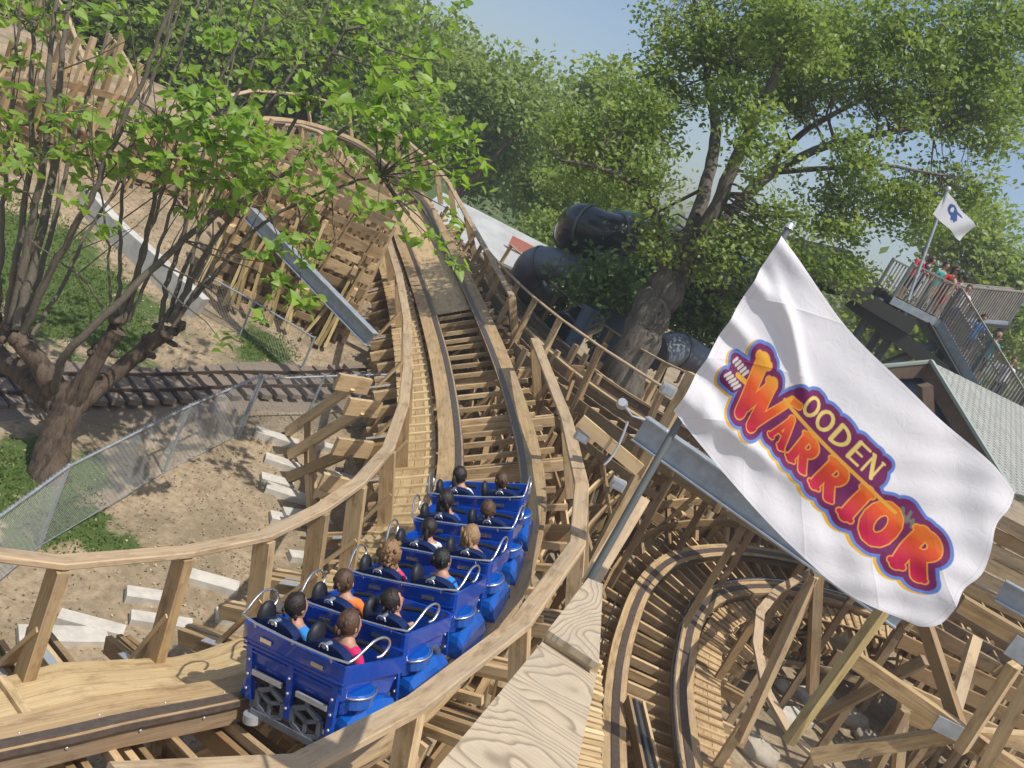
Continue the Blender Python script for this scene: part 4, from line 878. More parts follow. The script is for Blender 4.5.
# ------------------------------------------------------------------ foliage
def leaf_mesh(name, cen, size, mat_, parent, up_bias=.6, var=None, heart=False, droop=0.0):
    n = len(cen); cen = np.asarray(cen); size = np.broadcast_to(size, (n,))*rng.uniform(.65, 1.25, n)
    nr = rng.normal(size=(n, 3)); nr[:, 2] = np.abs(nr[:, 2])*.6+up_bias; nr /= np.linalg.norm(nr, axis=1)[:, None]
    d = rng.normal(size=(n, 3)); d[:, 2] -= droop; d -= nr*(d*nr).sum(1)[:, None]; d /= np.linalg.norm(d, axis=1)[:, None]; s = np.cross(nr, d)
    if heart: sh = [(0, 0, 0), (-.08, .30, .05), (.12, .42, .07), (.55, .30, .05), (1.05, 0, -.14), (.55, -.30, .05), (.12, -.42, .07), (-.08, -.30, .05)]; fc = [(0, 1, 2), (0, 2, 3), (0, 3, 4), (0, 4, 5), (0, 5, 6), (0, 6, 7)]
    else: sh = [(0, 0, 0), (.45, .33, .07), (1, 0, -.05), (.45, -.33, .07)]; fc = [(0, 1, 2), (0, 2, 3)]
    k = len(sh); vs = np.zeros((n, k, 3))
    for i, (a, b_, c_) in enumerate(sh): vs[:, i] = cen+(d*a+s*b_+nr*c_)*size[:, None]
    f_ = (np.arange(n)[:, None, None]*k+np.array(fc)[None]).reshape(-1, 3)
    off = parent.get('_loc') if parent is not None else None
    if off is not None: vs -= np.array(tuple(off))
    me = bpy.data.meshes.new(name); me.vertices.add(n*k); me.vertices.foreach_set('co', vs.reshape(-1).astype(np.float32)); me.loops.add(f_.size); me.loops.foreach_set('vertex_index', f_.reshape(-1).astype(np.int32))
    me.polygons.add(len(f_)); me.polygons.foreach_set('loop_start', np.arange(0, f_.size, 3, dtype=np.int32)); me.polygons.foreach_set('loop_total', np.full(len(f_), 3, dtype=np.int32)); me.update(calc_edges=True)
    vv = np.clip((rng.uniform(0, 1, n) if var is None else np.asarray(var)+rng.normal(0, .16, n)), 0, 1)
    a = me.attributes.new('var', 'FLOAT', 'POINT'); a.data.foreach_set('value', np.repeat(vv, k).astype(np.float32)); me.materials.append(mat_)
    o = bpy.data.objects.new(name, me); C.objects.link(o)
    if parent is not None: o.parent = parent
    return o
def limb(mb, a, b, r0, r1, n=6, k=4, wob=.06):
    a = V(a); b = V(b); L = (b-a).length; pts = []
    for i in range(k+1):
        t = i/k; p = a.lerp(b, t)
        if 0 < i < k: p += V((random.gauss(0, wob), random.gauss(0, wob), random.gauss(0, wob)))*L
        pts.append(p)
    mb.tube(pts, [r0+(r1-r0)*i/k for i in range(k+1)], n)
def tree(name, label, base, stems, blobs, nl, size, mat_, bark, group=None, per=45, spread=.55, cat='tree', shell=.5, lim_k=1.0):
    base = V(base); root = thing(name, label, cat, base, group)
    mb = MB(); nodes = []
    for si, st in enumerate(stems):
        pts = [V(p) for p, _ in st]; rd = [r*(lim_k if si else 1) for _, r in st]
        A = np.array([tuple(p) for p in pts]); Rr = np.array(rd); tt = np.linspace(0, len(pts)-1.001, max(6, 5*len(pts)))
        cp = [V(cr(A, t))+V((random.gauss(0, 1), random.gauss(0, 1), 0))*rd[0]*.07 for t in tt]; cr_ = [float(np.interp(t, range(len(rd)), rd)) for t in tt]
        mb.tube(cp, cr_, 10); nodes += [(p, r) for p, r in zip(cp, cr_) if r < rd[0]*.95]
    mb.obj('trunk', bark, root)
    tot = sum(b_[1][0]*b_[1][1]*b_[1][2] for b_ in blobs)**(1.0) if blobs else 1
    cl_ = []
    vol = [(b_[1][0]*b_[1][1]*b_[1][2])**(2/3) for b_ in blobs]; sv = sum(vol)
    for (c_, rd), v_ in zip(blobs, vol):
        k = max(2, int(nl/per*v_/sv))
        for _ in range(k):
            q = rng.normal(size=3); q /= np.linalg.norm(q); q *= rng.uniform(shell, 1)
            cl_.append(V(c_)+V((q[0]*rd[0], q[1]*rd[1], q[2]*rd[2])))
    # branches grow from nearest nodes
    bmb = MB(); cl_.sort(key=lambda p: min((p-q[0]).length for q in nodes[::2]) if nodes else 0)
    lim = min(len(cl_), 420)
    for i, p in enumerate(cl_):
        q, r = min(nodes, key=lambda t: (t[0]-p).length+(.5 if t[1] < .02 else 0)); L = (q-p).length
        r0 = min(r*.6, .014+.022*L)
        if L > .25 and i < lim*3: limb(bmb, q, p, r0, r0*.35, 4, 3, .07)
        if i < 260: nodes.append((p, r0*.5)); nodes.append((q.lerp(p, .5), r0*.7))
    if bmb.v: bmb.obj('branches', bark, root)
    cs = []; vr = []
    for p in cl_:
        k = max(4, int(rng.normal(per, per*.3))); q = rng.normal(size=(k, 3))*np.array([spread, spread, spread*.55]); cs.append(np.array(tuple(p))+q); vr += list(np.full(k, rng.uniform(.15, .85)))
    leaf_mesh('crown', np.concatenate(cs), size, mat_, root, var=vr)
    return root
def blob(px, py, rp, d, dz=1.0): r = rp*d/FL; return (P(px, py, d), (r, r*dz, r*.9))
# big oak behind the tracks
D = 23
oak = [(P(560, 545, D), .8), (P(592, 470, D), .66), (P(622, 385, D), .56), (P(650, 320, D), .55), (P(672, 280, D), .5)]
stems = [oak, [(P(672, 285, D), .42), (P(690, 235, D), .34), (P(706, 185, D+.5), .27), (P(716, 130, D+1), .23), (P(708, 80, D+1), .18), (P(700, 30, D+1), .12), (P(690, -20, D), .06)],
    [(P(676, 282, D), .40), (P(712, 215, D-.5), .32), (P(740, 150, D-1), .24), (P(768, 90, D-1.5), .17), (P(800, 20, D-2), .08)],
    [(P(680, 285, D), .34), (P(730, 215, D+1), .28), (P(775, 172, D+1), .2), (P(830, 145, D+.5), .16), (P(890, 132, D), .12), (P(945, 122, D), .06)],
    [(P(690, 262, D), .26), (P(750, 190, D+2), .2), (P(800, 135, D+2.5), .14), (P(860, 100, D+3), .1), (P(930, 60, D+3), .05)],
    [(P(668, 285, D), .26), (P(655, 215, D-1), .18), (P(635, 185, D-2), .13), (P(600, 168, D-2), .08), (P(560, 160, D-2), .04)],
    [(P(775, 172, D+1), .13), (P(830, 168, D), .1), (P(880, 165, D-1), .07), (P(940, 175, D-1), .04)]]
ob = [blob(800, 30, 60, D-2), blob(760, 140, 40, D-2.5), blob(860, 150, 34, D-1), blob(740, 95, 35, D-1.5), blob(690, 30, 58, D), blob(630, 115, 62, D-1), blob(585, 150, 52, D-1), blob(668, 95, 40, D+1), blob(770, 25, 75, D), blob(790, 95, 38, D+2), blob(870, 40, 80, D), blob(960, 45, 80, D), blob(1020, 20, 60, D), blob(900, 105, 45, D), blob(985, 125, 55, D), blob(1010, 95, 50, D+2), blob(650, 180, 40, D-2), blob(610, 190, 40, 31),
      blob(770, 225, 42, D-1), blob(840, 210, 55, D), blob(905, 205, 50, D), blob(960, 195, 45, D), blob(720, 255, 38, D-1), blob(790, 270, 45, D), blob(850, 275, 30, D), blob(740, 305, 35, D+1), blob(660, 250, 22, D-1), blob(570, 185, 34, 31), blob(650, 222, 20, D-1), blob(655, 235, 22, 25), blob(820, 60, 70, D+3), blob(950, 90, 50, D+3), blob(740, 60, 55, D+3)]
tree('oak_tree', 'large old oak with thick leaning trunk and wide crown behind the tracks', V((P(575, 520, D).x, P(575, 520, D).y, .3)), stems, ob, 62000, .16, L_['oak'], M_['oakbark'], per=34, spread=.26, shell=.25, lim_k=.68)
# lower dark growth around the slides
tree('understory_tree', 'dark low tree with dense leaves behind the oak trunk under the slides', P(640, 420, 29), [[(P(640, 420, 29), .2), (P(670, 350, 29), .14), (P(690, 300, 29), .08)]], [blob(625, 282, 26, 25), blob(590, 285, 20, 25), blob(560, 308, 30, 31), blob(680, 300, 36, 29), blob(735, 320, 42, 29), blob(780, 330, 45, 30), blob(640, 285, 30, 30), blob(610, 320, 26, 31)], 16000, .24, L_['dk'], M_['bark'], per=40, spread=.5)
tree('park_tree', 'bright green leafy tree beside the white roofed pavilion and upper slide', P(520, 300, 46), [[(P(520, 300, 46), .22), (P(550, 235, 46), .14), (P(560, 200, 46), .08)]], [blob(555, 232, 22, 44), blob(545, 250, 16, 44), blob(570, 200, 30, 47), blob(540, 188, 22, 48)], 9000, .3, L_['mid'], M_['bark'], per=40, spread=.6)
tree('park_tree', 'leafy tree rising behind the crowded stair deck at the right edge', P(960, 420, 42), [[(P(940, 440, 42), .3), (P(985, 330, 42), .2), (P(1000, 250, 42), .1)]], [blob(1005, 330, 40, 42), blob(990, 270, 45, 42), blob(960, 235, 40, 42), blob(1020, 285, 30, 42), blob(905, 335, 40, 44), blob(870, 325, 35, 44)], 12000, .36, L_['mid'], M_['bark'], per=40, spread=.7)
tree('ash_tree', 'airy pale green tree with open crown against the sky left of the oak', P(455, 250, 48), [[(P(430, 290, 48), .4), (P(455, 200, 48), .3), (P(475, 130, 48), .2), (P(490, 70, 48), .1)], [(P(455, 200, 48), .2), (P(500, 150, 47), .12), (P(540, 110, 47), .06)]], [blob(470, 90, 50, 48), blob(510, 90, 45, 48), blob(505, 135, 44, 50), blob(450, 60, 30, 49), blob(535, 120, 34, 47), blob(540, 80, 22, 48), blob(455, 145, 40, 50), blob(520, 172, 26, 50), blob(480, 180, 28, 54), blob(525, 205, 24, 56)], 12500, .36, L_['mid'], M_['bark'], per=40, spread=.85, shell=.4)
tree('ash_tree', 'dense mid green tree filling the gap between the airy tree and the oak', P(560, 260, 52), [[(P(560, 270, 52), .35), (P(590, 190, 52), .2), (P(600, 130, 52), .1)]], [blob(585, 120, 38, 52), blob(570, 150, 40, 52), blob(610, 95, 30, 52), blob(610, 160, 40, 52), blob(550, 170, 26, 52)], 11000, .4, L_['oak'], M_['bark'], per=40, spread=.75)
hill = [(10, 55, 41, 50, 'low behind the steep far piece at the left'), (60, 65, 42, 50, 'low between the near shoots, far left'), (110, 70, 42, 50, 'low between the near shoots, left of the far bend'), (160, 78, 43, 50, 'low behind the far bend posts, leftmost'), (210, 85, 44, 50, 'low behind the far bend posts, middle'), (100, 0, 40, 55, 'tall at the top edge among the shoots'), (60, 75, 44, 55, 'low at the upper left behind the steep far coaster piece'), (290, 75, 50, 50, 'low behind the tall far posts'), (10, 130, 42, 40, 'small one at the left edge above the dirt slope'), (400, 60, 52, 70, 'far right of the hillside row, nearest the sky'), (330, 40, 46, 75, 'second from the right on the hillside'), (255, 30, 44, 75, 'behind the curved far handrail posts'), (180, 30, 42, 75, 'behind the middle shoots of the near tree'), (110, 20, 40, 75, 'behind the far upper coaster section'), (30, 20, 38, 70, 'at the top left corner'), (395, 130, 44, 45, 'low in front of the row, right of the posts'), (220, 90, 46, 50, 'low in the middle above the trestle'), (-40, 60, 36, 80, 'cut by the left edge of the photo'), (140, 95, 48, 45, 'low on the left above the return track'), (360, -20, 48, 60, 'tallest, reaching the top edge near the sky')]
for i, (x, y, d, rp, w_) in enumerate(hill):
    c_ = P(x, y, d); bz = ground(c_.x, c_.y); rr_ = rp*d/FL
    bl = [(c_+V((random.uniform(-1, 1), random.uniform(-.6, .6), random.uniform(-.8, .8)))*rr_*.55, (rr_*.6, rr_*.6, rr_*.62)) for _ in range(7)]
    tree('hillside_tree', 'dense green hillside tree '+w_, (c_.x, c_.y, bz), [[(V((c_.x, c_.y, bz)), .3), (V((c_.x+.3, c_.y, (bz+c_.z)/2)), .22), (c_, .1)]], bl, 8000, .38, L_['bg'], M_['bark'], group='hillside trees', per=38, spread=.8, shell=.45)
# far woods closing the horizon
ths = np.linspace(-1.15, 1.25, 150); cs = []
for t in ths:
    R_ = random.uniform(95, 120); x, y = R_*math.sin(t), R_*math.cos(t)
    h_ = random.uniform(7, 11); k = 300; q = rng.normal(size=(k, 3))*np.array([2.6, 2.6, h_*.3]); cs.append(np.array([x, y, ground(x, y)+h_*.5])+q)
o = leaf_mesh('far_woods', np.concatenate(cs), 1.1, L_['bg'], None); tag(o, 'distant woods closing the horizon behind the park', 'woods', kind='stuff')
gr = []; lit = []
for _ in range(130000):
    x = random.uniform(-16, -1.5); y = random.uniform(6, 27); n_ = .5*math.sin(x*2.3+1.3*math.sin(y*1.7))*math.sin(y*2.9+x)
    gv = grassv(x, y)
    if gv > .55+.35*n_ and len(gr) < 40000: gr.append((x, y, ground(x, y)))
    elif random.random() < .12: lit.append((x, y, ground(x, y)+.02))
tuft = leafmat('grass_blade', (.06, .11, .02), (.22, .28, .06), .3); litm = leafmat('litter', (.10, .07, .04), (.50, .42, .28), .05)
o = leaf_mesh('grass', np.array(gr), .06, tuft, None, up_bias=-.1, droop=-1.6); tag(o, 'short rough grass growing in patches on the dirt slope', 'grass', kind='stuff')
o = leaf_mesh('leaf_litter', np.array(lit), .055, litm, None, up_bias=1.2); tag(o, 'scattered dry leaves and small stones on the bare dirt', 'leaf litter', kind='stuff')
# ------------------------------------------------------------------ pollarded catalpa on the left
TD = 14.6
tb = GP(50, 478); TD = (tb-CAM).dot(F)
cat = thing('catalpa_tree', 'pollarded multi-stemmed tree with gnarled trunk and big bright leaves on the left', 'tree', tb)
mb = MB()
def PT(x, y, dd=0): return P(x, y, TD+dd)
def gnarl(pts, rads):
    A = np.array([tuple(p) for p in pts]); tt = np.linspace(0, len(pts)-1.001, 8*len(pts)); c_ = [V(cr(A, t)) for t in tt]; r_ = [float(np.interp(t, range(len(rads)), rads))*random.uniform(.95, 1.05) for t in tt]; mb.tube(c_, r_, 12)
gnarl([tb-ZUP*.2, PT(55, 440), PT(68, 405), PT(62, 385)], [.38, .28, .28, .30])
gnarl([PT(66, 410), PT(88, 375, -.2), PT(103, 350, -.3), PT(118, 330, -.4)], [.24, .15, .13, .15])
gnarl([PT(70, 408), PT(110, 378, .3), PT(142, 350, .4), PT(166, 332, .4)], [.23, .15, .13, .15])
gnarl([PT(60, 405), PT(25, 375, .2), PT(-8, 350, .4), PT(-10, 320, .4)], [.26, .21, .2, .17])
gnarl([PT(62, 400), PT(40, 365, -.3), PT(15, 335, -.5)], [.24, .18, .16])
for _ in range(34):
    c_ = random.choice([(118, 328, -.4), (166, 330, .4), (103, 352, -.3), (15, 333, -.4), (-5, 330, .4), (60, 390, 0), (142, 350, .4)])
    mb.ell(PT(c_[0]+random.gauss(0, 7), c_[1]+random.gauss(0, 6), c_[2]+random.gauss(0, .12)), random.uniform(.06, .15), random.uniform(.06, .14), random.uniform(.05, .12), n=8, m=6, jit=.2)
mb.obj('trunk', M_['bark'], cat)
shoots = [([(55, 402, 0), (62, 360, -.8), (100, 320, -1), (160, 262, -.8), (215, 215, -.3), (268, 185, 0), (330, 140, .3), (392, 98, .6)], .095),
    ([(-5, 335, .3), (2, 240, .2), (10, 120, 0), (22, 0, -.3)], .07), ([(5, 330, 0), (18, 250, -.2), (30, 160, -.3), (32, 60, -.4), (36, -20, -.4)], .085), ([(10, 335, -.3), (28, 240, -.6), (45, 150, -.9), (50, 60, -1), (58, -20, -1)], .10),
    ([(16, 330, -.5), (40, 235, -.4), (58, 140, -.2), (62, 50, 0), (72, -20, 0)], .11), ([(18, 325, -.4), (38, 280, 0), (62, 190, .3), (82, 110, .5), (100, 60, .8), (120, -20, 1)], .07), ([(22, 335, -.5), (55, 265, -1), (90, 200, -1.4), (115, 140, -1.6), (150, 60, -1.8), (183, -20, -2)], .085),
    ([(30, 338, -.4), (60, 290, .3), (88, 232, .6), (120, 180, .9), (140, 110, 1.2), (165, 50, 1.3), (185, -10, 1.4)], .05),
    ([(116, 322, -.4), (120, 270, -.5), (122, 200, -.6), (135, 130, -.7), (160, 60, -.8), (180, -20, -.8)], .05), ([(120, 322, -.4), (140, 260, -.3), (156, 190, -.2), (160, 120, 0), (185, 40, 0), (205, -20, 0)], .065), ([(124, 322, -.4), (135, 290, -.4), (150, 230, -.5), (175, 150, -.6), (210, 50, -.8), (226, -20, -.8)], .05),
    ([(128, 322, -.4), (152, 268, -.7), (170, 215, -.8), (196, 130, -1), (240, 40, -1.2), (262, -20, -1.2)], .045),
    ([(160, 325, .4), (168, 280, .3), (190, 210, .2), (205, 150, 0), (250, 70, 0), (275, -20, 0)], .065), ([(165, 322, .4), (185, 270, .6), (210, 210, .8), (245, 140, 1), (300, 60, 1.2), (335, -10, 1.2)], .06), ([(170, 322, .4), (200, 265, .2), (225, 225, 0), (262, 180, -.2), (300, 110, -.3), (345, 30, -.5)], .075),
    ([(172, 324, .4), (205, 285, .5), (240, 245, .4), (275, 215, .3), (330, 190, .2), (380, 175, .1)], .06), ([(172, 328, .4), (215, 262, .3), (250, 205, .1)], .045), ([(175, 326, .4), (196, 245, .8), (215, 150, 1.3), (232, 60, 1.6), (240, -20, 1.8)], .04), ([(112, 325, -.4), (88, 285, -.6), (60, 262, -.8), (30, 240, -1)], .03), ([(112, 325, -.4), (108, 250, -.8), (100, 180, -1), (84, 110, -1.2)], .03)]
anch = []
for pts, r0 in shoots:
    A = np.array([tuple(PT(*p)) for p in pts]); n = len(pts); tt = np.linspace(0, n-1.001, 6*n); c_ = [V(cr(A, t))+V((random.gauss(0, .015), random.gauss(0, .015), 0)) for t in tt]
    r0 *= .82; smb = MB().tube(c_, [r0*(1-.62*t/(n-1)) for t in tt], 8); smb.obj('shoot', M_['bark2'], cat); anch += c_[len(c_)//4:]
# leaf sprays: (x, y, depth offset, spread px, leaves)
sp = [(15, 15, -1, 22, 22), (70, 10, -1, 25, 26), (120, 15, -.5, 25, 22), (35, 100, -1, 25, 24), (8, 130, -1, 22, 26), (60, 122, -1, 20, 22), (30, 150, -1.3, 25, 30), (80, 108, -1, 20, 20), (75, 155, -1.3, 22, 26), (110, 150, -1.5, 22, 26), (100, 175, -1, 20, 22), (145, 128, -1.6, 24, 32), (165, 120, -1.6, 22, 30), (195, 100, -1.6, 22, 32), (215, 95, -1.6, 18, 24), (190, 125, -1.8, 22, 32), (225, 130, -1.8, 24, 36), (245, 120, -1.8, 18, 26), (210, 150, -1.8, 22, 32), (175, 155, -1.6, 22, 30), (150, 165, -1.4, 20, 26), (240, 155, -1.8, 20, 30), (200, 180, -1.5, 22, 26), (240, 185, -1.5, 20, 24), (260, 160, -1.8, 20, 28), (215, 40, -1, 18, 18), (225, 45, -1, 16, 16), (100, 228, -2, 9, 12), (78, 210, -2, 8, 9), (195, 212, -1, 12, 14), (240, 205, -.8, 10, 10), (222, 342, -1.5, 11, 10),
    (255, 15, 0, 22, 24), (300, 20, 0, 25, 26), (345, 15, 0, 22, 26), (360, 40, -.3, 20, 26), (375, 20, 0, 20, 24), (395, 55, -.5, 22, 34), (365, 85, -.6, 22, 34), (400, 85, -.6, 24, 38), (430, 90, -.5, 18, 26), (340, 98, -.8, 18, 26), (320, 105, -.8, 20, 30), (300, 95, -.8, 16, 20), (390, 110, -.7, 24, 36), (425, 120, -.6, 24, 38), (375, 130, -.8, 20, 28), (405, 140, -.7, 22, 32), (445, 130, -.5, 20, 28), (440, 160, -.5, 20, 28), (465, 135, -.3, 16, 18), (480, 145, -.2, 18, 20), (486, 165, -.2, 12, 12), (470, 180, -.3, 12, 12), (420, 180, -.5, 20, 24), (395, 165, -.8, 20, 24), (360, 160, -1, 20, 24), (330, 150, -1, 20, 26), (300, 150, -1.2, 22, 30), (275, 140, -1.2, 20, 28), (330, 190, -1.2, 20, 24), (300, 190, -1.2, 20, 24), (275, 180, -1.4, 18, 24), (360, 215, -1.2, 12, 12), (378, 205, -1.2, 12, 12), (425, 238, -1, 16, 18), (440, 252, -1, 14, 16), (455, 268, -1, 8, 7), (410, 215, -1, 14, 14), (300, 242, -1.8, 18, 26), (322, 252, -1.8, 15, 22), (283, 250, -1.8, 12, 14), (262, 262, -1.8, 12, 14), (275, 285, -1.8, 14, 16), (302, 295, -1.8, 15, 20), (256, 320, -1.8, 7, 6), (310, 210, -1.4, 14, 16), (450, 210, -.6, 12, 10), (405, 10, .5, 12, 12), (440, 20, .8, 10, 9), (462, 3, .8, 8, 6), (430, 45, .5, 12, 10), (285, 60, 0, 20, 20), (150, 60, 0, 22, 18), (100, 60, .3, 22, 16), (20, 60, 0, 16, 14), (250, 70, .3, 20, 20), (180, 60, .5, 20, 14), (10, 190, -1, 10, 8), (320, 60, .5, 22, 20)]
sp += [(400, 70, -3, 20, 16), (350, 95, -3.2, 20, 18), (430, 60, -3, 16, 12)]  # extra nearer sprays added to cast leaf shadows on the dirt
sp += [(x+random.uniform(-12, 12), y+random.uniform(-12, 12), dd+random.uniform(-.3, .8), s_*1.15, int(k*.45)) for (x, y, dd, s_, k) in sp if x < 260 and y < 200]
cs = []; vr = []; tw = MB()
for (x, y, dd, s_, k) in sp:
    c_ = PT(x, y, dd); q = min(anch, key=lambda a_: (a_-c_).length); limb(tw, q, c_, .02, .007, 5, 4, .025)
    rad = s_*TD/FL
    for w_ in range(max(2, k//4)):
        e = c_+V((random.gauss(0, rad*.6), random.gauss(0, rad*.6), random.gauss(0, rad*.4))); limb(tw, c_, e, .008, .004, 4, 2, .05)
        for _ in range(4): cs.append(tuple(e+V((random.gauss(0, .09), random.gauss(0, .09), random.gauss(0, .06))))); vr.append(random.uniform(.3, .9))
for _ in range(60):
    q = random.choice(anch); L_tw = random.uniform(1.0, 2.6); limb(tw, q, q+V((random.gauss(0, .35), random.gauss(0, .35), .9)).normalized()*L_tw, .014, .004, 4, 3, .012)
tw.obj('twigs', M_['bark2'], cat)
leaf_mesh('leaves', np.array(cs), .195, L_['cat'], cat, up_bias=.9, var=vr, heart=True, droop=.5)
# ------------------------------------------------------------------ chain-link fences
def cfence(posts, h, label, cell=.10):
    r = thing('chain_link_fence', label, 'fence', posts[0])
    tops = [p+ZUP*h for p in posts]
    for p, t in zip(posts, tops): MB().tube([p-ZUP*.2, t+ZUP*.04], .03, 8).obj('post', M_['galv'], r)
    MB().tube(tops, .024, 8).obj('top_rail', M_['galv'], r); MB().tube([p+ZUP*.04 for p in posts], .009, 6).obj('bottom_wire', M_['galv'], r)
    for p0, p1 in zip(posts, posts[1:]):
        # woven wire: two families of slanting wires, each thin strand really there
        L = (p1-p0).length; d = (p1-p0)/L; mb = MB(); n = int((L+h)/cell); s_ = d.cross(ZUP).normalized()
        dv = p1.z-p0.z
        for fam in (0, 1):
            for k in range(n+1):
                x = k*cell-h*0; 
                a0 = x-h if fam == 0 else x-h; xa, xb = (a0, a0+h)
                za, zb = (0, h) if fam == 0 else (h, 0)
                if xa < 0: za += (0-xa)*(zb-za)/h; xa = 0
                if xb > L: zb -= (xb-L)*(zb-za)/(xb-xa) if xb > xa else 0; xb = L
                if xb-xa < .01: continue
                A_ = p0+(p1-p0)*(xa/L)+ZUP*(za+.03); B_ = p0+(p1-p0)*(xb/L)+ZUP*(zb+.03)
                o_ = s_*(.004 if fam else -.004)
                w = .0026; mb.add([A_+o_-ZUP*w, A_+o_+ZUP*w, A_+o_+s_*w*1.6, B_+o_-ZUP*w, B_+o_+ZUP*w, B_+o_+s_*w*1.6], [(0, 1, 4, 3), (1, 2, 5, 4), (2, 0, 3, 5)], None, .5)
        for k in range(int(L/cell)):
            q = p0+(p1-p0)*(k*cell/L)+ZUP*(h+.02); mb.beam(q-ZUP*.02, q+ZUP*.06+d*.03, .011, .011)
        mb.obj('wire_mesh', M_['mesh'], r)
    return r
fp = [GP(-40, 615), GP(39, 548), GP(163, 474), GP(236, 437)]
cfence([GP(-140, 700), fp[0], fp[1], fp[2], fp[3]], 1.55, 'long chain-link fence running diagonally over the dirt on the left')
cfence([fp[3]+V((.05, 0, 0)), GP(300, 432), GP(345, 428), GP(395, 425)], 1.5, 'short chain-link fence turning from the corner post towards the trestle')
cfence([GP(195, 310), GP(240, 335), GP(300, 372)], 1.0, 'small dark chain-link fence at the foot of the retaining wall')
# ------------------------------------------------------------------ narrow railway, ballast, retaining wall
RA = [GP(-120, 402), GP(0, 395), GP(100, 392), GP(200, 390), GP(290, 388), GP(380, 384)]
RA = [V((p.x, p.y, 0)) for p in RA]
def rw(t): p = V(cr(np.array([tuple(q) for q in RA]), t)); return p
ra = [rw(t) for t in np.linspace(0, len(RA)-1.001, 60)]
bal = simple('ballast', (.26, .21, .165), .95, 0, 0, 30, 1.0)
mb = MB(); vs = []; fs = []
for i, p in enumerate(ra):
    t = (ra[min(i+1, 59)]-ra[max(i-1, 0)]).normalized(); s_ = t.cross(ZUP)
    for k in (-1.05, -.75, 0, .75, 1.05): q = p+s_*k; vs.append(V((q.x, q.y, ground(q.x, q.y)+(.09 if abs(k) < .8 else -.04))))
    if i: fs += [((i-1)*5+j, (i-1)*5+j+1, i*5+j+1, i*5+j) for j in range(4)]
mb.add(vs, fs, None, .5, 0, True); o = mb.obj('ballast_path', bal); struct(o)
r = thing('railway_track', 'narrow gauge railway line with grey sleepers behind the chain-link fence', 'railway track', ra[30])
for s in (-.35, .35):
    pts = []; rs_ = []; us_ = []
    for i, p in enumerate(ra):
        t = (ra[min(i+1, 59)]-ra[max(i-1, 0)]).normalized(); sd = t.cross(ZUP); q = p+sd*s; pts.append(V((q.x, q.y, ground(p.x, p.y)+.2))); rs_.append(sd); us_.append(ZUP)
    MB().sweep(pts, rs_, us_, rect(-.022, .022, 0, .08)).obj('rail', M_['rust'], r)
for i in range(2, 58, 2):
    p = ra[i]; t = (ra[i+1]-ra[i-1]).normalized(); sd = t.cross(ZUP); z = ground(p.x, p.y)+.14; q = V((p.x, p.y, z))
    MB().beam(q-sd*.75, q+sd*.72, .26, .12).obj('sleeper', M_['sleeper'], r)
w0 = [GP(80, 205), GP(110, 240), GP(150, 275), GP(196, 318)]
r = thing('retaining_wall', 'pale grey concrete retaining wall sloping down behind the shoots', 'retaining wall', w0[0])
for k, (p, q) in enumerate(zip(w0, w0[1:])):
    MB().beam(p+ZUP*.2, q+ZUP*.2, .3, .8).obj('wall_block', M_['wallc'], r)
# ------------------------------------------------------------------ far upper section of coaster at top left
T4 = from_centres([P(-60, 120, 36), P(0, 60, 36), P(55, 20, 37), P(85, 60, 36), P(105, 110, 34), P(125, 160, 33)], [10]*6)
root4 = thing('coaster_track', 'steep far piece of wooden coaster seen through the shoots at top left', 'roller coaster track', P(60, 60, 36))
rails(T4, root4, 0, T4.len, .055, .8, .8); ties(T4, root4, list(np.arange(.3, T4.len, .7))[:60], -1.3, 1.3)
psx = list(np.arange(.5, T4.len, 1.6)); handrail(T4, root4, psx, lambda a: 1.3, lambda a: 1.0); handrail(T4, root4, psx, lambda a: -1.3, lambda a: 1.0)
for i, a in enumerate(np.arange(1, T4.len-2, 1.8)[:16]): bent(T4, a, (-1.4, -.5, .5, 1.4), -.5, 'far timber bent at top left behind the shoots, %s from the left edge' % ordn[i], 'far bents at top left', nxt=a+1.8, gird=(1, 2.2, 3.4, 4.6, 5.8))
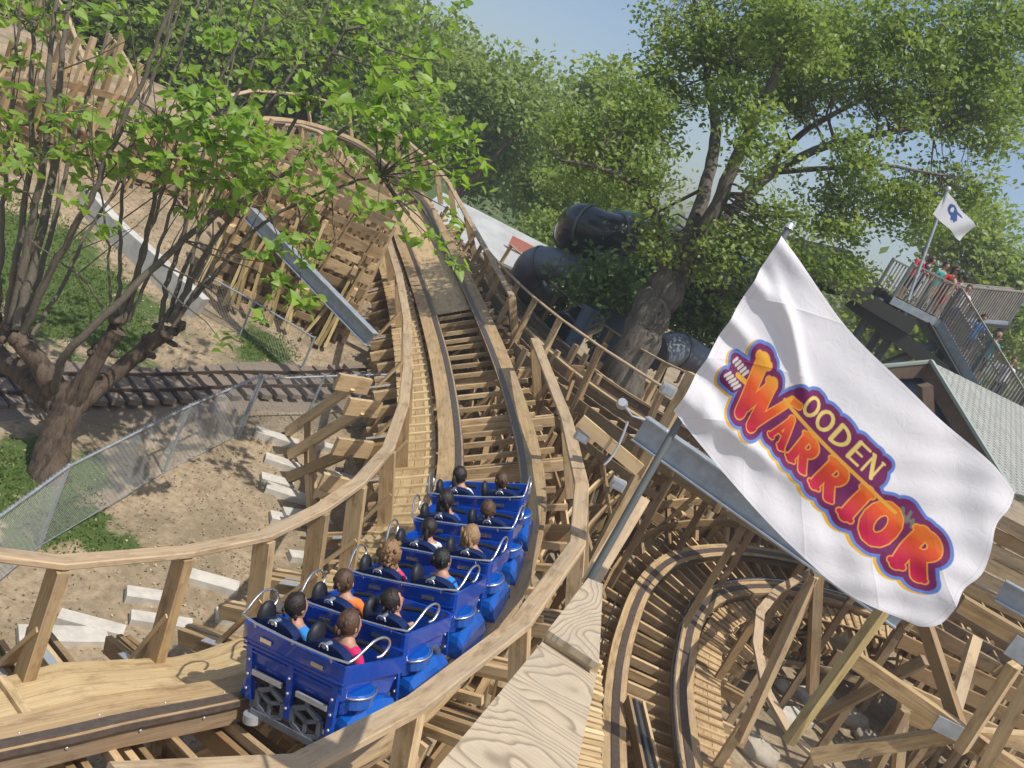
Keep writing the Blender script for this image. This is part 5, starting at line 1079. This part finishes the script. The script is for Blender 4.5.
# dense timber lattice: the layered bents of the far bend, left of the walkway
_tm = np.array([tuple(T1.fr(a_)[0])[:2] for a_ in np.arange(0, SE+1, .3)])
def clear_of_track(p): return np.hypot(_tm[:, 0]-p.x, _tm[:, 1]-p.y).min() > 2.35
def lattice(ga, gb, h0, h1, depth, label, nb, cat='timber lattice', gs=.42):
    r = thing('timber_lattice', label, cat, ga); L = (gb-ga); L.z = 0; Ln = L.length; d = L/Ln; nrm = V((-d.y, d.x, 0))
    for lay in range(depth):
        off = nrm*(lay*1.0); tm = 1.0
        for t in np.linspace(1, .2, 33):
            if clear_of_track(ga+L*t+off): tm = t; break
        for i in range(nb+1):
            t = tm*i/nb; p = ga+L*t+off; g_ = ground(p.x, p.y); h = h0+(h1-h0)*t+(random.uniform(-.1, .35) if lay else .1)
            q = V((p.x, p.y, g_)); MB().beam(q, q+ZUP*h, .14 if i % 2 else .09, .14, nrm).obj('upright', W['new' if lay < 2 else 'old'], r)
        z = .35
        while z < max(h0, h1):
            a_ = ga+off-nrm*.1; b_ = ga+L*tm+off-nrm*.1; w_ = random.choice((.19, .24, .28)); zz = z+random.uniform(-.04, .04)
            cut = random.uniform(.3, .7); m_ = a_.lerp(b_, cut)
            for (u_, v_) in ((a_, m_), (m_, b_)):
                MB().beam(V((u_.x, u_.y, ground(u_.x, u_.y)+zz)), V((v_.x, v_.y, ground(v_.x, v_.y)+zz+random.uniform(-.03, .03))), .05, w_).obj('girt', W[random.choice(('new', 'new', 'old'))], r)
            z += gs if lay < 2 else gs*1.6
        for i in range(0, nb, 3):
            t = tm*i/nb; t2 = tm*min(1, (i+2)/nb); a_ = ga+L*t+off-nrm*.17; b_ = ga+L*t2+off-nrm*.17; h = h0+(h1-h0)*t
            MB().beam(V((a_.x, a_.y, ground(a_.x, a_.y)+.1)), V((b_.x, b_.y, ground(b_.x, b_.y)+h*.95)), .05, .16, nrm).obj('diagonal', W['new'], r)
        if lay == 0:
            for _ in range(nb*2):
                t = random.uniform(0, tm); p = ga+L*t; zz = random.uniform(.6, h0*.95); q = V((p.x, p.y, ground(p.x, p.y)+zz))
                MB().beam(q+nrm*.6, q-nrm*random.uniform(.25, .8), .14, .2, ZUP).obj('ledger_stub', W['new'], r)
                if random.random() < .45: q2 = q-nrm*.3; MB().beam(q2, V((q2.x, q2.y, ground(q2.x, q2.y)))+d*random.uniform(-.5, .5)-nrm*.5, .08, .14, nrm).obj('prop', W['post'], r)
    return r
lattice(GP(205, 288), GP(372, 352), 4.0, 3.5, 4, 'dense brown timber lattice behind the left steel beam and the leaves', 15)
lattice(GP(215, 215), GP(350, 270), 3.2, 3.2, 2, 'shaded timber lattice under the far bend below the tall posts', 16)
lattice(GP(-30, 160), GP(105, 168), 2.2, 3.2, 2, 'brown timber lattice at the far left edge behind the shoots', 9, gs=.95)
lattice(GP(120, 180), GP(215, 215), 1.6, 2.0, 2, 'low brown timber lattice between the near shoots above the retaining wall', 9, gs=.8)
def gz(x, y): return V((x, y, ground(x, y)))
lattice(gz(1.6, 19.0), gz(4.6, 23.6), 3.4, 3.2, 3, 'timber lattice filling the gap behind the pit curve, left of the steel beam', 8, gs=.8)
lattice(gz(4.6, 23.8), gz(13.5, 25.2), 3.0, 3.2, 3, 'long timber lattice behind the pit curve under the flag', 14, gs=.8)
def shelf(a0, a1, st):
    r = thing('timber_shelf', 'stepped stack of short timbers sticking out left of the far walkway edge', 'timber stack', T1.at(a0, -2.2, -.5)); a = a0
    while a < a1:
        m, T, rr_, u = T1.fr(a); MB().beam(m+rr_*-1.6-u*.5, m+rr_*-random.uniform(2.1, 2.5)-u*.55, .14, .22, u).obj('ledger_end', W['new'], r); MB().beam(m+rr_*-1.9-u*.95, m+rr_*-2.6-u*1.0, .1, .18, u).obj('ledger_end', W['old'], r)
        q = m+rr_*-2.2-u*.6; MB().beam(q, V((q.x, q.y, ground(q.x, q.y))), .14, .14).obj('post', W['new'], r); a += st
shelf(T1.sof(12.2), SE, .95)
# ------------------------------------------------------------------ water slides
def slide(pts, rad, m, label, rib=True, m2=None):
    pts = [V(p) for p in pts]; r = thing('water_slide', label, 'water slide', pts[0]); A = np.array([tuple(p) for p in pts]); n = 10*len(pts); tt = np.linspace(0, len(pts)-1.001, n)
    c_ = [V(cr(A, t)) for t in tt]; mb = MB().tube(c_, rad, 20); mb.obj('tube', m, r)
    for k in range(1, n-1, 13):
        t = (c_[min(k+1, n-1)]-c_[k]).normalized() if k < n-1 else t; MB().tube([c_[k]-t*.05, c_[k]+t*.05], rad*1.06, 20).obj('joint_ring', m2 or M_['decksteel'], r)
    return r
slide([P(590, 262, 30), P(574, 240, 28.3), P(580, 224, 26.8), P(602, 232, 26.5), P(640, 240, 27), P(690, 262, 28), P(760, 300, 29)], .64, M_['slide'], 'big dark enclosed water slide tube left of the oak trunk')
slide([P(540, 300, 30), P(527, 280, 28.5), P(535, 264, 27.3), P(560, 266, 27), P(600, 285, 27.5), P(660, 312, 28)], .52, M_['slideg'], 'smaller grey water slide tube below the big dark one')
slide([P(655, 352, 24), P(678, 350, 24.5), P(700, 362, 25), P(740, 385, 26)], .5, M_['slideg'], 'grey slide tube emerging right of the oak trunk by the flag')
slide([P(560, 330, 27), P(590, 318, 28), P(640, 300, 29), P(720, 288, 30), P(800, 305, 31)], .55, M_['slide'], 'dark slide tube crossing low behind the tree trunk')
slide([P(610, 225, 30), P(650, 235, 30), P(700, 255, 31), P(760, 280, 31)], .6, M_['green'], 'pale sea green slide tube half hidden in the oak leaves')
for i, (xa, ya, xb, yb, rp, lb) in enumerate([(556, 385, 590, 310, 8, 'leftmost slate blue slide column, partly behind the handrail post'), (588, 385, 632, 300, 13, 'thick slate blue slide column just left of the oak trunk'), (575, 340, 615, 262, 5, 'thin slate blue slide column between the two thick ones')]):
    a_, b_ = P(xa, ya, 25+i), P(xb, yb, 25+i); g_ = V((b_.x, b_.y, ground(b_.x, b_.y))); r = thing('slide_column', lb, 'column', g_, 'slide columns'); MB().tube([g_, b_], rp*25/FL, 14).obj('shaft', M_['slate'], r); MB().tube([b_, b_+ZUP*.12], rp*25/FL*1.3, 14).obj('flange', M_['slate'], r)
# ------------------------------------------------------------------ slide tower deck and stairs with queue
Z0 = P(915, 305, 30).z
dk = thing('slide_tower', 'grey slide tower deck and slatted staircase crowded with people at the right', 'slide tower', (P(940, 320, 30).x, P(940, 320, 30).y, 0))
def slatrun(a, b, h=1.3, n=None, th=.28):
    a = V(a); b = V(b); L = (b-a).length; d = (b-a)/L; n = n or int(L/.125)
    for k in (0, .5, 1): MB().beam(a+(b-a)*k, a+(b-a)*k+ZUP*(h+.06), .08, .08, d).obj('newel', M_['decksteel'], dk)
    MB().beam(a+ZUP*h, b+ZUP*h, .09, .06).obj('top_rail', M_['slat'], dk)
    o_ = MB()
    for k in range(n): q = a+(b-a)*((k+.5)/n); o_.beam(q+ZUP*.06, q+ZUP*(h-.03), .035, .05, d, var=random.random())
    o_.obj('slats', M_['slat'], dk); MB().beam(a-ZUP*th*.4, b-ZUP*th*.4, .1, th).obj('rim_joist', M_['galv'], dk)
pA, pB = P(893, 297, 30), P(940, 322, 30); pB.z = pA.z
e1 = (pB-pA).normalized(); back = V((-e1.y, e1.x, 0)); pC = pA+back*2.2; pD = pB+back*2.2
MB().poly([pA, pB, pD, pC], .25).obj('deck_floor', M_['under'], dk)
slatrun(pA, pB); slatrun(pC, pD)
q0 = P(1004, 430, 27.5); 
slatrun(pB, q0, th=.4); slatrun(pB+back*1.6, q0+back*1.6, th=.4)
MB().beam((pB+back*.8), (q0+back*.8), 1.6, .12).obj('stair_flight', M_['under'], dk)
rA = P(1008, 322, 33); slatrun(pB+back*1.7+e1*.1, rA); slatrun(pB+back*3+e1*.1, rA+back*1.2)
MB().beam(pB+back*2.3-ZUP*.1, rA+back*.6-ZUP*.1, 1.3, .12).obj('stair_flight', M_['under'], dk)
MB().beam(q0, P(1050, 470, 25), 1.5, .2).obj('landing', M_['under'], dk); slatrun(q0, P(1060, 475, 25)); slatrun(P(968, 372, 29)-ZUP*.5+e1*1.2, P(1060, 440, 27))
for x, y in ((860, 330), (885, 345), (930, 370), (905, 290)):
    t = P(x, y, 30.5); MB().tube([V((t.x, t.y, 0)), V((t.x, t.y, Z0-.3))], .16, 10).obj('tower_post', M_['decksteel'], dk)
MB().beam(P(800, 262, 31), P(905, 325, 30.5), 2.6, .5).obj('tower_girder', M_['under'], dk); MB().beam(P(850, 300, 30.5), P(960, 385, 29.5), 1.2, .5).obj('tower_girder', M_['under'], dk); MB().beam(P(868, 372, 30), P(935, 345, 30), .25, .25).obj('tower_brace', M_['decksteel'], dk)
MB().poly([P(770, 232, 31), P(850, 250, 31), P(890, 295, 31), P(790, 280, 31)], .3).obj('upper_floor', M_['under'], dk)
ppl = [(pA+e1*.35+back*.5, 'red', 'navy', 'h_dark', 'standing at the left end of the stair deck in a red top'), (pA+e1*.8+back*.9, 'navy', 'jean', 'h_brown', 'in navy second from the left end of the stair deck'), (pA+e1*1.15+back*.4, 'teal', 'tan', 'h_dark', 'in teal at the middle of the slatted deck'), (pA+e1*1.7+back*.8, 'red', 'red', 'h_brown', 'in red shirt and shorts leaning on the slatted deck rail'), (pB-e1*.15+back*.5, 'tan', 'red', 'h_dark', 'in tan top at the deck corner above the stairs'),
       (pB.lerp(q0, .14)+back*.7, 'white', 'jean', 'h_black', 'in white at the top of the stair flight'), (pB.lerp(q0, .42)+back*.8, 'sky', 'jean', 'h_dark', 'in a sky blue shirt halfway down the stair flight'), (pB.lerp(q0, .62)+back*.8, 'teal', 'navy', 'h_blond', 'with blond hair low on the stair flight'), (pB.lerp(q0, .85)+back*.8, 'white', 'black2', 'h_brown', 'in white at the foot of the stair flight'), (pD+e1*.9+back*.3, 'navy', 'navy', 'h_black', 'with black hair on the rear stair beyond the deck corner')]
for i, (p, sh_, pn, hr, lb) in enumerate(ppl): person('person '+lb, 'stand', hr, sh_, pn, random.choice(('short', 'long')), yaw=random.uniform(0, 6), loc=p, group='people queuing on the slide tower', arms=random.choice(('down', 'rail')), scale=random.uniform(1.0, 1.12))
# small flag above the deck
fa, fb = P(908, 300, 20.2), P(948, 189, 20); r = thing('flag_pole', 'short grey pole above the stair deck holding the small tilted flag', 'flag pole', fa); MB().tube([fa, fb], .04, 8).obj('pole', M_['galv'], r); MB().ell(fb, .07, .07, .07).obj('finial', M_['plate'], r)
def small(u, v):
    col = np.zeros(u.shape+(3,)); col[...] = (.72, .72, .74)
    for cx, cy, rx, ry in ((.38, .32, .16, .2), (.5, .5, .08, .2), (.55, .22, .1, .06)): col[np.hypot((u-cx)/rx, (v-cy)/ry) < 1] = (.03, .09, .3)
    for cx, cy, rx, ry in ((.36, .3, .05, .1), (.5, .66, .03, .02)): col[np.hypot((u-cx)/rx, (v-cy)/ry) < 1] = (.7, .72, .75)
    return col
c4 = [P(947, 191, 20), P(975, 226, 20), P(961, 241, 20), P(933, 214, 20)]
def s2(u, v):
    A_ = [np.array(tuple(c)) for c in c4]; u_, v_ = u[..., None], v[..., None]; p = (A_[0]*(1-u_)+A_[1]*u_)*(1-v_)+(A_[3]*(1-u_)+A_[2]*u_)*v_
    return p+(.06*np.sin(u*9+v*3)*u)[..., None]*np.array([.3, -1, .2])
o = flag_mesh('flag', 60, 40, s2, small, fm); tag(o, 'small white flag with a blue emblem above the stair deck', 'flag')
o = MB().tube([V((*P(1006, 330, 33).xy, 0)), P(1024, 295, 33)], .12, 10).obj('mast', M_['decksteel']); tag(o, 'grey mast rising at the right edge beside the stairs', 'mast')
# ------------------------------------------------------------------ shingled pavilion at the right
shm, nt, b, o = mat('grey_shingles'); uv = nt.nodes.new('ShaderNodeUVMap').outputs[0]; bt = nt.nodes.new('ShaderNodeTexBrick'); nt.links.new(uv, bt.inputs['Vector'])
bt.inputs['Scale'].default_value = 3.2; bt.inputs['Color1'].default_value = (.42, .42, .38, 1); bt.inputs['Color2'].default_value = (.30, .31, .28, 1); bt.inputs['Mortar'].default_value = (.09, .09, .085, 1); bt.inputs['Mortar Size'].default_value = .05; bt.inputs['Brick Width'].default_value = .8; bt.inputs['Row Height'].default_value = .42
nt.links.new(bt.outputs[0], b.inputs['Base Color']); b.inputs['Roughness'].default_value = .9; bump(nt, b, bt.outputs[1], .5, -.02)
ap = P(932, 362, 20); eL = P(882, 368, 19.6); eR = P(1012, 492, 17.5)
pv = thing('pavilion', 'pavilion with grey shingled roof and brown gable trim behind the flag', 'pavilion', (ap.x, ap.y, 0))
bk = V((.75, .66, 0)).normalized()*7
down = eR-ap; 
rf = MB().poly([ap, eR, eR+bk, ap+bk], .06, up=(down.cross(bk)).normalized()*(1 if down.cross(bk).z > 0 else -1)).obj('roof', shm, pv)
MB().poly([ap, ap+bk, eL+bk+V((-1.6, 0, -1.0)), eL+V((-1.6, 0, -1.0))], .06).obj('roof', shm, pv)
MB().beam(ap+ZUP*.02-bk*.01, eR+ZUP*.02-bk*.01, .12, .07).obj('drip_edge', M_['trim'], pv)
MB().beam(ap-ZUP*.22-bk*.005, eR-ZUP*.22-bk*.005, .07, .34).obj('bargeboard', M_['brown'], pv); MB().beam(ap-ZUP*.2, eL-ZUP*.2+V((-1.6, 0, -1.0)), .07, .32).obj('bargeboard', M_['brown'], pv)
MB().beam(ap+ZUP*.02, eL+V((-1.6, 0, -.98)), .12, .06).obj('drip_edge', M_['trim'], pv)
MB().poly([ap-ZUP*.3+bk*.08, eR-ZUP*.3+bk*.08, eL+V((-1.6, 0, -1.2))+bk*.08], .1, up=bk.normalized()).obj('gable_wall', M_['slate'], pv)
MB().beam(P(905, 392, 19), P(890, 415, 19), .3, .2).obj('bracket', W['new'], pv); MB().beam(P(925, 385, 19.2), P(930, 470, 19.8), .25, .25).obj('post', M_['brown'], pv)
# ------------------------------------------------------------------ white roofed building and crowd
wb = P(500, 238, 39); X = V((1, -.08, 0)).normalized(); Y = V((.08, 1, 0)).normalized(); gz = ground(wb.x, wb.y); o_ = V((wb.x, wb.y, 0))
b_ = thing('park_building', 'low building with a broad white sheet roof behind the handrails', 'building', (wb.x, wb.y, gz))
zt = wb.z+.5; ze = wb.z-.7
MB().poly([o_+X*-3.8-Y*2+ZUP*ze, o_+X*3+ZUP*ze-Y*2, o_+X*3+Y*2+ZUP*zt, o_+X*-3.8+Y*2+ZUP*zt], .12).obj('roof', M_['roofw'], b_); MB().poly([o_+X*3+Y*6+ZUP*ze, o_+X*-3.8+Y*6+ZUP*ze, o_+X*-3.8+Y*2+ZUP*zt, o_+X*3+Y*2+ZUP*zt], .12).obj('roof', M_['roofw'], b_)
MB().poly([o_+X*-4.3-Y*1.5+ZUP*(ze-.15), o_+X*2.8-Y*1.5+ZUP*(ze-.15), o_+X*2.8+Y*5.5+ZUP*(ze-.15), o_+X*-4.3+Y*5.5+ZUP*(ze-.15)], ze-.15-gz+.3).obj('wall', M_['wallt'], b_)
for k in range(4): f_ = MB().box(o_+X*(-3.6+k*1.9)-Y*1.53+ZUP*(ze-1.3), 1.1, .06, 1.0, X).obj('window', M_['white'], b_); MB().box(o_+X*(-3.6+k*1.9)-Y*1.57+ZUP*(ze-1.3), .95, .03, .85, X).obj('pane', M_['slide'], f_)
MB().box(o_+X*1.2-Y*.4+ZUP*(ze+.85), 1.3, .1, .5, X).obj('sign_board', M_['salmon'], b_)
u_ = P(497, 262, 40); gz2 = ground(u_.x, u_.y)
um = thing('umbrella', 'white market umbrella by the low white roofed building', 'umbrella', (u_.x, u_.y, gz2)); MB().tube([V((u_.x, u_.y, gz2)), u_], .04, 8).obj('pole', M_['white'], um)
vs = [u_+ZUP*.35]+[u_+V((1.3*math.cos(k*math.pi/4), 1.3*math.sin(k*math.pi/4), -.2)) for k in range(8)]+[u_+ZUP*.31]+[u_+V((1.3*math.cos(k*math.pi/4), 1.3*math.sin(k*math.pi/4), -.24)) for k in range(8)]
mb = MB(); mb.add(vs, [(0, 1+k, 1+(k+1) % 8) for k in range(8)]+[(9, 10+(k+1) % 8, 10+k) for k in range(8)]+[(1+k, 10+k, 10+(k+1) % 8, 1+(k+1) % 8) for k in range(8)]); mb.obj('canopy', M_['white'], um)
crowd = [(497, 285, 'sky', 'tan', 'left end of the crowd, in sky blue'), (506, 292, 'white', 'navy', 'second of the crowd, in white'), (530, 302, 'salmon', 'salmon', 'crowd member in salmon near the handrail post'), (522, 296, 'red', 'jean', 'crowd member in red beside the umbrella'), (565, 320, 'sky', 'white', 'crowd member in blue above the double handrail'), (598, 342, 'white', 'tan', 'crowd member in white between the slide columns'), (612, 350, 'red', 'navy', 'crowd member in red beside the thick column'), (665, 345, 'red', 'white', 'crowd member in red right of the oak trunk'), (690, 358, 'white', 'jean', 'crowd member in white by the lower slide tube'), (576, 332, 'white', 'red', 'crowd member in white and red shorts by the thin column')]
for x, y, sh_, pn, lb in crowd:
    p = P(x, y, 34); p.z = p.z-1.2; person('person in the distant park, '+lb, 'stand', random.choice(('h_dark', 'h_brown', 'h_blond')), sh_, pn, 'short', yaw=random.uniform(0, 6), loc=p, group='people in the park')
pv_m = simple('paving', (.46, .42, .37), .9, 0, 0, 1.2)
q = [P(470, 290, 34), P(700, 392, 30), P(760, 400, 46), P(500, 270, 50)]
# people stand on a raised terrace of the park
tz = P(540, 305, 34).z-1.25
mb = MB(); tp = [(-3, 30), (9, 27), (22, 34), (20, 60), (-6, 60)]
o = MB().poly([V((x, y, 0)) for x, y in tp], .01).obj('terrace', pv_m); bpy.data.objects.remove(o)
hz, nt, b, o = mat('thin_haze'); nt.nodes.remove(b); pv_ = nt.nodes.new('ShaderNodeVolumePrincipled'); pv_.inputs['Color'].default_value = (.86, .9, .95, 1); pv_.inputs['Density'].default_value = .0018; pv_.inputs['Anisotropy'].default_value = .2
nt.links.new(pv_.outputs[0], o.inputs['Volume'])
hb_ = MB().box((0, 60, 13.5), 350, 250, 31, V((1, 0, 0))).obj('haze', hz); tag(hb_, 'thin pale summer haze in the air over the whole park', 'haze', kind='stuff')
# ------------------------------------------------------------------ world and sun
w = bpy.data.worlds.new('World'); bpy.context.scene.world = w; w.use_nodes = True; nt = w.node_tree; bgn = nt.nodes['Background']
sky = nt.nodes.new('ShaderNodeTexSky'); sky.sky_type = 'NISHITA'; sky.sun_disc = False
sun_dir = V((.34, -.30, 1.0)).normalized(); el = math.asin(sun_dir.z); az = math.atan2(sun_dir.x, sun_dir.y)
sky.sun_elevation = el; sky.sun_rotation = az; sky.air_density = 1.0; sky.dust_density = 2.0; sky.ozone_density = 1.5
nt.links.new(sky.outputs[0], bgn.inputs[0]); bgn.inputs[1].default_value = .125
sl = bpy.data.lights.new('sun', 'SUN'); sl.energy = 3.6; sl.angle = math.radians(.53); sl.color = (1, .95, .87); so = bpy.data.objects.new('sun', sl); C.objects.link(so)
so.rotation_euler = sun_dir.to_track_quat('Z', 'Y').to_euler()
sc = bpy.context.scene; sc.view_settings.view_transform = 'Standard'; sc.view_settings.look = 'None'; sc.view_settings.exposure = .2; sc.view_settings.gamma = 1
sc.cycles.max_bounces = 6; sc.cycles.volume_bounces = 0
for o in bpy.data.objects:
    if '_loc' in o: del o['_loc']
